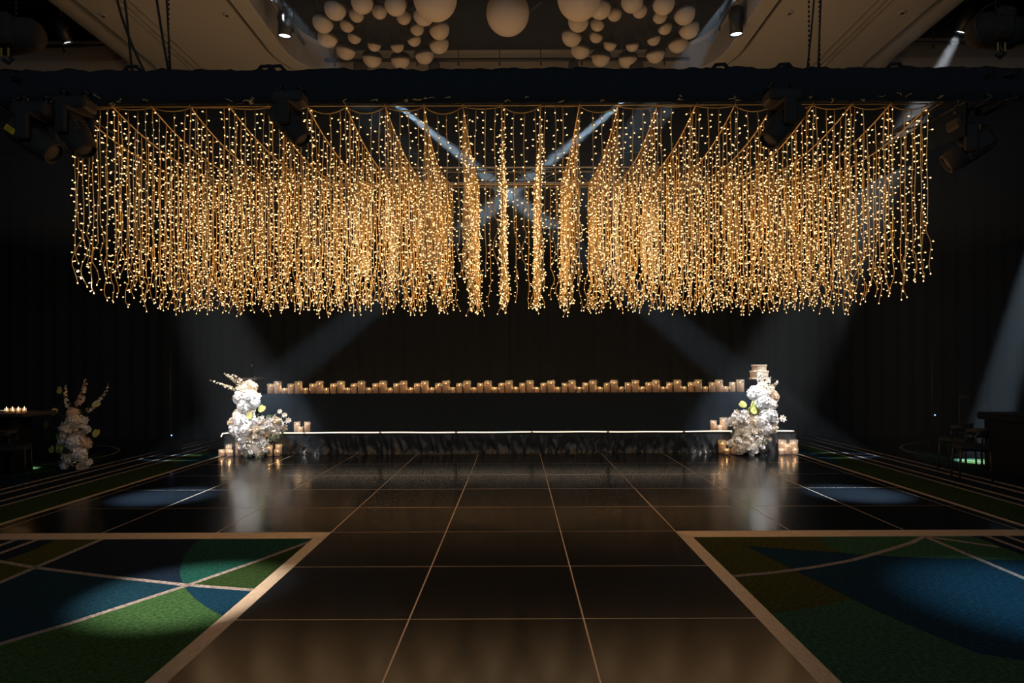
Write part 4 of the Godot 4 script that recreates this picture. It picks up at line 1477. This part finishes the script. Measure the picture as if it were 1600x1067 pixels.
func build_flowers() -> void:
	make_blooms()
	# left column, base in front of the stage corner
	var l := arrangement("tall white flower arrangement cascading to the floor at the lectern end of the stage", Vector3(-5.0, 0.0, -12.93),
		[["b", -0.04, 1.385, -0.05, 0.105], ["b", 0.05, 1.35, 0.0, 0.10], ["c", -0.10, 1.30, 0.0, 0.12], ["b", 0.03, 1.25, 0.02, 0.10], ["h", -0.17, 1.14, 0.0, 0.165], ["h", 0.0, 1.16, 0.06, 0.15], ["h", 0.07, 1.04, 0.04, 0.13], ["h", -0.08, 0.98, 0.07, 0.15],
		["c", -0.23, 0.80, 0.0, 0.12], ["c", -0.05, 0.86, 0.0, 0.14], ["b", -0.31, 0.66, 0.02, 0.12], ["h", -0.15, 0.70, 0.08, 0.17], ["h", -0.22, 0.53, 0.08, 0.165], ["h", -0.06, 0.53, 0.10, 0.17], ["h", 0.06, 0.64, 0.06, 0.13], ["h", -0.10, 0.36, 0.10, 0.14]],
		[[0.36, 0.57, 0.02, 0.34, 0.24, 0.16, 46, 0.070], [0.12, 0.20, 0.06, 0.30, 0.19, 0.16, 34, 0.068], [0.10, 0.45, 0.08, 0.22, 0.18, 0.14, 14, 0.072]],
		[[0.24, 0.935, 0.05, 0.085, -0.5], [0.05, 0.80, 0.16, 0.075, 0.6]],
		[[0.17, 1.17, 0.05, 0.075], [0.66, 0.80, 0.0, 0.055], [0.74, 0.70, 0.02, 0.06], [0.56, 0.87, -0.02, 0.05]],
		[[-0.06, 1.15, -0.08, 0.14, 0.28], [-0.10, 0.62, -0.06, 0.2, 0.3], [0.32, 0.55, -0.12, 0.22, 0.18], [0.10, 0.18, -0.06, 0.22, 0.17]], 1.0)
	spray(l, Vector3(-0.12, 1.30, -0.04), Vector3(-0.80, 1.50, -0.02), Vector3(0, -0.05, 0), 34, 0.040, M.cream_petal)
	spray(l, Vector3(-0.10, 1.32, -0.04), Vector3(-0.52, 1.62, -0.05), Vector3(0.02, -0.02, 0), 34, 0.042, M.cream_petal)
	spray(l, Vector3(-0.08, 1.34, -0.04), Vector3(-0.36, 1.58, -0.02), Vector3(0.02, 0.02, 0), 24, 0.038, M.cream_petal)
	var r := arrangement("tall white flower arrangement cascading to the floor at the cake end of the stage", Vector3(4.92, 0.0, -12.93),
		[["h", -0.18, 1.19, 0.02, 0.15], ["c", -0.02, 1.28, 0.0, 0.135], ["h", -0.06, 1.17, 0.08, 0.14], ["b", 0.19, 1.12, 0.0, 0.12], ["c", 0.10, 1.22, 0.0, 0.13], ["h", -0.05, 1.03, 0.10, 0.16], ["h", 0.12, 0.98, 0.04, 0.13], ["h", 0.06, 0.76, 0.08, 0.175], ["h", -0.08, 0.65, 0.10, 0.155], ["h", 0.14, 0.68, 0.06, 0.13], ["c", 0.15, 0.52, 0.06, 0.11], ["h", 0.0, 0.52, 0.10, 0.15], ["c", -0.22, 0.66, 0.06, 0.13], ["g", -0.20, 0.86, 0.02, 0.11], ["g", -0.14, 0.98, 0.0, 0.10]],
		[[-0.40, 0.62, 0.02, 0.30, 0.23, 0.16, 44, 0.070], [-0.30, 0.22, 0.06, 0.42, 0.19, 0.16, 46, 0.066], [-0.22, 0.44, 0.08, 0.24, 0.17, 0.14, 14, 0.072]],
		[[-0.42, 0.98, 0.05, 0.085, 0.9], [-0.24, 0.86, 0.14, 0.075, 0.3]],
		[[0.36, 0.70, 0.02, 0.075], [-0.64, 0.68, 0.02, 0.06], [-0.52, 0.82, 0.0, 0.065]],
		[[0.0, 1.12, -0.08, 0.16, 0.26], [0.0, 0.66, -0.06, 0.2, 0.28], [-0.34, 0.56, -0.12, 0.22, 0.18], [-0.30, 0.19, -0.06, 0.28, 0.17]], 1.0)
	spray(r, Vector3(-0.02, 1.30, 0.0), Vector3(-0.07, 1.66, 0.0), Vector3(-0.02, 0, 0), 34, 0.052, M.ivory_petal)
	spray(r, Vector3(0.04, 1.30, 0.0), Vector3(0.12, 1.50, 0.0), Vector3(0, 0, 0), 22, 0.050, M.ivory_petal)
	spray(r, Vector3(0.06, 1.24, 0.0), Vector3(0.29, 1.42, 0.0), Vector3(0, -0.01, 0), 26, 0.045, M.ivory_petal)
	# dim column at the far left
	var d := arrangement("dim free standing flower column with yellow leaves at the far left carpet", Vector3(-7.62, CARPET, -11.75),
		[["b", -0.02, 0.95, 0.0, 0.12], ["c", 0.02, 0.82, 0.03, 0.15], ["c", -0.08, 0.70, 0.05, 0.15], ["b", 0.10, 0.66, 0.02, 0.14], ["g", -0.16, 0.55, 0.0, 0.14], ["h", 0.04, 0.47, 0.07, 0.16], ["b", 0.17, 0.43, 0.0, 0.13], ["g", -0.16, 0.36, 0.02, 0.14], ["h", 0.10, 0.27, 0.06, 0.15], ["b", -0.02, 0.22, 0.06, 0.14]],
		[[0.06, 0.14, 0.05, 0.30, 0.13, 0.12, 14, 0.085], [0.16, 0.62, 0.02, 0.14, 0.16, 0.1, 8, 0.07], [0.0, 0.40, 0.05, 0.22, 0.26, 0.12, 10, 0.07]],
		[[-0.26, 1.37, 0.0, 0.085, 1.2], [-0.34, 1.00, 0.02, 0.075, -0.2], [-0.48, 0.78, 0.02, 0.085, 1.4], [-0.36, 0.34, 0.06, 0.085, 0.9], [0.40, 0.62, 0.03, 0.085, -0.1], [0.40, 1.13, 0.02, 0.075, -0.9]],
		[[0.22, 0.84, 0.05, 0.08], [0.28, 0.68, 0.06, 0.07], [0.33, 0.12, 0.1, 0.07]],
		[[0.0, 0.75, -0.03, 0.14, 0.28], [0.0, 0.3, -0.02, 0.2, 0.3]], 1.0, true)
	spray(d, Vector3(-0.06, 1.0, 0.0), Vector3(-0.14, 1.48, 0.0), Vector3(-0.05, 0, 0), 22, 0.035, M.cream_petal)
	spray(d, Vector3(0.02, 1.02, 0.0), Vector3(0.20, 1.56, 0.0), Vector3(0.03, 0, 0), 26, 0.05, M.blush_petal)
	spray(d, Vector3(0.12, 0.95, 0.0), Vector3(0.62, 1.50, 0.0), Vector3(0.05, -0.06, 0), 30, 0.035, M.cream_petal)


# ------------------------------------------------------------------ chandelier

func bowl(o: Node, at: Vector3, r: float, tilt: Vector3) -> void:
	# half a globe of opal glass hung under a bronze petal
	var b := face(tilt.normalized(), 0.0)
	var m := MB.new()
	var prof := []
	for i in 10:
		var a := -PI / 2 + PI / 2 * i / 9.0
		prof.append(Vector2(r * cos(a) if i > 0 else 0.0, r * sin(a)))
	prof.append(Vector2(0, r * 0.02))
	m.lathe(prof, 26)
	var g := part("globe_shade", m.done(), M.opal_glass, o, Transform3D(b, at))
	m = MB.new()
	m.lathe([Vector2(r * 1.0, r * 0.0), Vector2(r * 1.13, r * 0.03), Vector2(r * 1.10, r * 0.2), Vector2(r * 0.9, r * 0.5), Vector2(r * 0.4, r * 0.75), Vector2(0.03, r * 0.85), Vector2(0.03, r * 1.3)], 20)
	part("petal_cap", m.done(), M.bronze, g)


func build_chandelier() -> void:
	var n := 0
	for sd in [-1.0, 1.0]:
		var o := thing("chandelier", "ring chandelier of pale half globes in the ceiling tray, %s of the big globes" % ("left" if sd < 0 else "right"), "chandelier", Vector3(sd * 2.03, 7.22, -11.0), "half globe ring chandeliers")
		var m := MB.new()
		m.lathe([Vector2(0, 0.30), Vector2(0.50, 0.30), Vector2(0.62, 0.34), Vector2(1.02, 0.34), Vector2(1.06, 0.38), Vector2(1.02, 0.42), Vector2(0, 0.46)], 40)
		m.tube([Vector3(0, 0.44, 0), Vector3(0, 1.2, 0)], 0.05, 10)
		part("frame", m.done(), M.bronze, o)
		m = MB.new()
		for k in 14:
			var a := TAU * (k + 0.5) / 14
			m.box(Vector3(cos(a) * 0.70, 0.24, sin(a) * 0.70), Vector3(0.5, 0.14, 0.02), 0.004, Basis(Vector3.UP, -a))
		part("radial_fins", m.done(), M.walnut, o).set_meta("kind", "stuff")
		for k in 12:
			var a := TAU * (k + 0.25) / 12
			var d := Vector3(cos(a), 0, sin(a))
			bowl(o, d * 0.95, 0.165, Vector3(d.x * -0.28, 1, d.z * -0.28))
		for k in 9:
			var a := TAU * (k + 0.1) / 9
			var d := Vector3(cos(a), 0, sin(a))
			bowl(o, d * 0.57 + Vector3(0, 0.06, 0), 0.115, Vector3(d.x * -0.40, 1, d.z * -0.40))
		n += 1
	var big := [[-1.02, 7.11, -9.75, 0.318], [0.03, 7.28, -10.5, 0.338], [1.08, 7.11, -9.75, 0.318], [-0.42, 7.35, -9.72, 0.17], [0.38, 7.35, -9.72, 0.17], [1.93, 7.35, -9.75, 0.16]]
	var lb := ["big pale globe lamp left of centre in the ceiling tray", "big pale globe lamp in the middle, lowest of three in the ceiling tray", "big pale globe lamp right of centre in the ceiling tray", "small globe lamp at the top edge between left and middle big globes", "small globe lamp at the top edge between middle and right big globes", "small globe lamp at the top edge right of the big globes"]
	for k in big.size():
		var g: Array = big[k]
		var o := thing("globe_pendant", lb[k], "pendant lamp", Vector3(g[0], g[1], g[2]))
		var m := MB.new()
		m.ball(Vector3.ZERO, Vector3.ONE * g[3], 18, 32)
		part("globe", m.done(), M.opal_glass, o)
		m = MB.new()
		m.lathe([Vector2(g[3] * 0.3, g[3] * 0.93), Vector2(g[3] * 0.3, g[3] * 1.08), Vector2(0.03, g[3] * 1.15), Vector2(0.03, 1.1), Vector2(0, 1.1)], 16)
		part("rod", m.done(), M.bronze, o)
		if g[3] > 0.3:
			for q in 7:
				var a := TAU * (q + 0.3 * k) / 7 + 0.2
				m = MB.new()
				var c := Vector3(cos(a) * g[3] * 1.22, g[3] * (0.45 + 0.25 * (q % 2)), sin(a) * g[3] * 1.22)
				var b := Basis(Vector3.UP, -a) * Basis(Vector3(0, 0, 1), 0.7)
				m.smooth = -1
				var pg := [Vector3(0, 0, -0.09), Vector3(0.13, 0, -0.14), Vector3(0.23, 0, 0), Vector3(0.13, 0, 0.14), Vector3(0, 0, 0.09)]
				for e in range(1, 4):
					m.tri(c + b * pg[0], c + b * pg[e], c + b * pg[e + 1], b * Vector3.UP)
					m.tri(c + b * (pg[0] - Vector3(0, 0.015, 0)), c + b * (pg[e] - Vector3(0, 0.015, 0)), c + b * (pg[e + 1] - Vector3(0, 0.015, 0)), b * Vector3.DOWN)
				for e in 5:
					var p0: Vector3 = pg[e]
					var p1: Vector3 = pg[(e + 1) % 5]
					m.quad(c + b * p0, c + b * p1, c + b * (p1 - Vector3(0, 0.015, 0)), c + b * (p0 - Vector3(0, 0.015, 0)), b * ((p0 + p1) / 2 - Vector3(0.1, 0, 0)))
				part("wood_petal", m.done(), M.walnut, o)


# ------------------------------------------------------------------ the dark sides of the hall

func chair(label: String, at: Vector3, turn: float) -> void:
	var o := thing("bar_chair", label, "chair", at, "black chairs at the bar")
	o.rotation.y = turn
	var m := MB.new()
	m.box(Vector3(0, 0.49, 0), Vector3(0.46, 0.09, 0.44), 0.03)
	part("seat", m.done(), M.seat_leather, o)
	for c in [[-0.2, 0.19], [0.2, 0.19], [-0.2, -0.19], [0.2, -0.19]]:
		m = MB.new()
		m.tube([Vector3(c[0] * 1.12, 0.0, c[1] * 1.12), Vector3(c[0], 0.47, c[1])], [0.013, 0.018], 8)
		part("leg", m.done(), M.black_metal, o)
	m = MB.new()
	var inner := []
	for k in 17:
		var a := PI * (0.02 + 0.96 * k / 16.0)
		var p := Vector3(cos(a) * 0.26, 0, -sin(a) * 0.25 + 0.02)
		var h := 0.13 - 0.05 * absf(cos(a))
		inner.append([p * 1.0 + Vector3(0, 0.70 - h / 2, 0), p * 1.0 + Vector3(0, 0.70 + h / 2 + 0.02, 0), p * 0.86 + Vector3(0, 0.70 + h / 2 + 0.02, 0), p * 0.86 + Vector3(0, 0.70 - h / 2, 0)])
	for k in 16:
		for q in 4:
			var q2 := (q + 1) % 4
			m.quad(inner[k][q], inner[k][q2], inner[k + 1][q2], inner[k + 1][q], [Vector3(inner[k][0].x, 0, inner[k][0].z), Vector3.UP, Vector3(-inner[k][0].x, 0, -inner[k][0].z), Vector3.DOWN][q])
	for e in [0, 16]:
		m.quad(inner[e][0], inner[e][1], inner[e][2], inner[e][3], Vector3(0, 0, 1))
	part("backrest", m.done(), M.seat_leather, o)
	for c in [[-0.235, 0.0], [0.235, 0.0], [-0.14, -0.19], [0.14, -0.19]]:
		m = MB.new()
		m.tube([Vector3(c[0], 0.52, c[1]), Vector3(c[0], 0.66, c[1])], 0.014, 8)
		part("back_post", m.done(), M.black_metal, o)


func glass_cup(label: String, at: Vector3, group: String) -> void:
	var o := thing("tealight_glass", label, "candle", at, group)
	var m := MB.new()
	m.lathe([Vector2(0, 0), Vector2(0.03, 0), Vector2(0.035, 0.075), Vector2(0.032, 0.075), Vector2(0.028, 0.006), Vector2(0, 0.006)], 16)
	part("glass_cup", m.done(), M.clear_glass, o)
	m = MB.new()
	m.lathe([Vector2(0, 0.008), Vector2(0.022, 0.008), Vector2(0.022, 0.028), Vector2(0, 0.028)], 12)
	part("candle", m.done(), M.candle_wax, o)
	m = MB.new()
	m.lathe([Vector2(0, 0.032), Vector2(0.009, 0.045), Vector2(0.008, 0.065), Vector2(0, 0.10)], 8)
	part("flame", m.done(), M.flame_glow, o)
	omni(at + Vector3(0, 0.05, 0), 0.006, Color(1.0, 0.7, 0.4), 0.006)


func build_sides() -> void:
	# right: bar counter with chairs
	var o := thing("bar_counter", "black bar counter with a thick top at the right edge of the carpet", "bar counter", Vector3(9.02, CARPET, -10.6))
	var m := MB.new()
	m.box(Vector3(0, 0.42, 0), Vector3(1.9, 0.84, 1.5), 0.02)
	part("body", m.done(), M.black_paint, o)
	m = MB.new()
	m.box(Vector3(0, 0.90, 0), Vector3(2.06, 0.12, 1.66), 0.03)
	part("top", m.done(), M.black_paint, o)
	m = MB.new()
	m.box(Vector3(0, 0.045, 0), Vector3(1.8, 0.09, 1.4), 0.01)
	part("plinth", m.done(), M.black_metal, o)
	for k in 4:
		var q := thing("serving_tray", "shiny metal tray on the black bar counter at right, " + ORD[k] + " of four from the chairs", "tray", Vector3(8.22 + 0.30 * k, CARPET + 0.96, -10.15 + 0.13 * (k % 2)), "trays on the right bar")
		m = MB.new()
		m.lathe([Vector2(0, 0), Vector2(0.13, 0), Vector2(0.16, 0.018), Vector2(0.155, 0.02), Vector2(0.125, 0.006), Vector2(0, 0.006)], 24)
		part("dish", m.done(), M.silver_ware, q)
		m = MB.new()
		m.lathe([Vector2(0.152, 0.018), Vector2(0.160, 0.024), Vector2(0.164, 0.018)], 24)
		part("rim", m.done(), M.silver_ware, q)
	chair("black curved back chair nearest the dance floor beside the right bar", Vector3(7.18, CARPET, -10.35), -1.9)
	chair("black curved back chair behind the first one beside the right bar", Vector3(7.62, CARPET, -11.35), -2.5)
	# thin stand behind the chairs
	var s := thing("music_stand", "thin metal stand with a small arm behind the black chairs at right", "stand", Vector3(8.75, CARPET, -13.0))
	m = MB.new()
	m.tube([Vector3(0, 0, 0), Vector3(0, 1.12, 0)], 0.014, 8)
	part("pole", m.done(), M.bronze, s)
	m = MB.new()
	m.box(Vector3(0.09, 1.13, 0), Vector3(0.18, 0.06, 0.05), 0.01)
	part("arm", m.done(), M.walnut, s)
	m = MB.new()
	m.box(Vector3(0.04, 0.86, 0), Vector3(0.08, 0.015, 0.02), 0.003)
	part("hook", m.done(), M.walnut, s)
	m = MB.new()
	m.lathe([Vector2(0, 0), Vector2(0.16, 0), Vector2(0.16, 0.015), Vector2(0.02, 0.03), Vector2(0, 0.03)], 20)
	part("foot", m.done(), M.black_metal, s)
	# left: table with tealights, and chairs
	o = thing("bar_table", "black high table carrying small tealights at the far left edge", "table", Vector3(-8.42, CARPET + 0.07, -11.2))
	m = MB.new()
	m.box(Vector3(0, 0.93, 0), Vector3(1.2, 0.07, 0.8), 0.02)
	part("top", m.done(), M.black_plastic, o)
	m = MB.new()
	m.box(Vector3(-0.15, 0.415, -0.05), Vector3(0.8, 0.96, 0.5), 0.02)
	part("body", m.done(), M.black_paint, o)
	for k in 4:
		glass_cup("lit tealight glass on the far left table, " + ORD[k] + " from the table's right end", Vector3(-7.95 - 0.098 * k, CARPET + 1.035, -11.0), "tealights on the left table")
	var ch := 0
	for c in [[-8.35, -10.45, 2.4], [-7.95, -10.75, 2.0]]:
		chair(["black curved back chair in front of the far left table", "black curved back chair between the left table and the dim flower column"][ch], Vector3(c[0], CARPET, c[1]), c[2])
		ch += 1
	# poles with a small blue indicator
	ch = 0
	for c in [[-7.0, -13.8, 2.1], [8.72, -13.8, 1.9]]:
		var p := thing("light_stand", ["thin black stand with a small blue indicator left of the stage", "thin black stand with a small blue indicator right of the stage"][ch], "stand", Vector3(c[0], CARPET, c[1]))
		m = MB.new()
		m.tube([Vector3(0, 0.05, 0), Vector3(0, c[2], 0)], 0.02, 8)
		part("pole", m.done(), M.bronze, p)
		m = MB.new()
		m.box(Vector3(0, 0.16, 0), Vector3(0.34, 0.32, 0.3), 0.02)
		part("base", m.done(), M.black_paint, p)
		m = MB.new()
		m.ball(Vector3(0.04, [0.36, 0.72][ch], 0.03), Vector3.ONE * 0.014, 6, 8)
		part("indicator_light", m.done(), M.indicator_glow, p)
		ch += 1


func build_haze() -> void:
	# banks of smoke: thin near the floor, thicker under the ceiling; [centre, size, density]
	var boxes := [[Vector3(0, 2.18, -14.2), Vector3(22.0, 4.2, 3.9), 0.015], [Vector3(0, 5.6, -14.2), Vector3(22.0, 2.5, 3.9), 0.085], [Vector3(9.3, 3.5, -11.0), Vector3(6.8, 6.9, 2.4), 0.022], [Vector3(0, 6.88, -10.15), Vector3(6.6, 1.1, 2.9), 0.06]]
	for b in boxes:
		var fm := FogMaterial.new()
		fm.resource_name = "stage_haze"
		fm.density = b[2]
		fm.albedo = Color(0.90, 0.95, 1.0)
		var f := FogVolume.new()
		f.name = numbered("stage_haze")
		f.shape = RenderingServer.FOG_VOLUME_SHAPE_BOX
		f.size = b[1]
		f.position = b[0]
		f.material = fm
		f.set_meta("kind", "stuff")
		f.set_meta("label", "thin stage haze in which the beams of the lamps show")
		f.set_meta("category", "haze")
		f.set_meta("group", "stage haze")
		add_child(f)
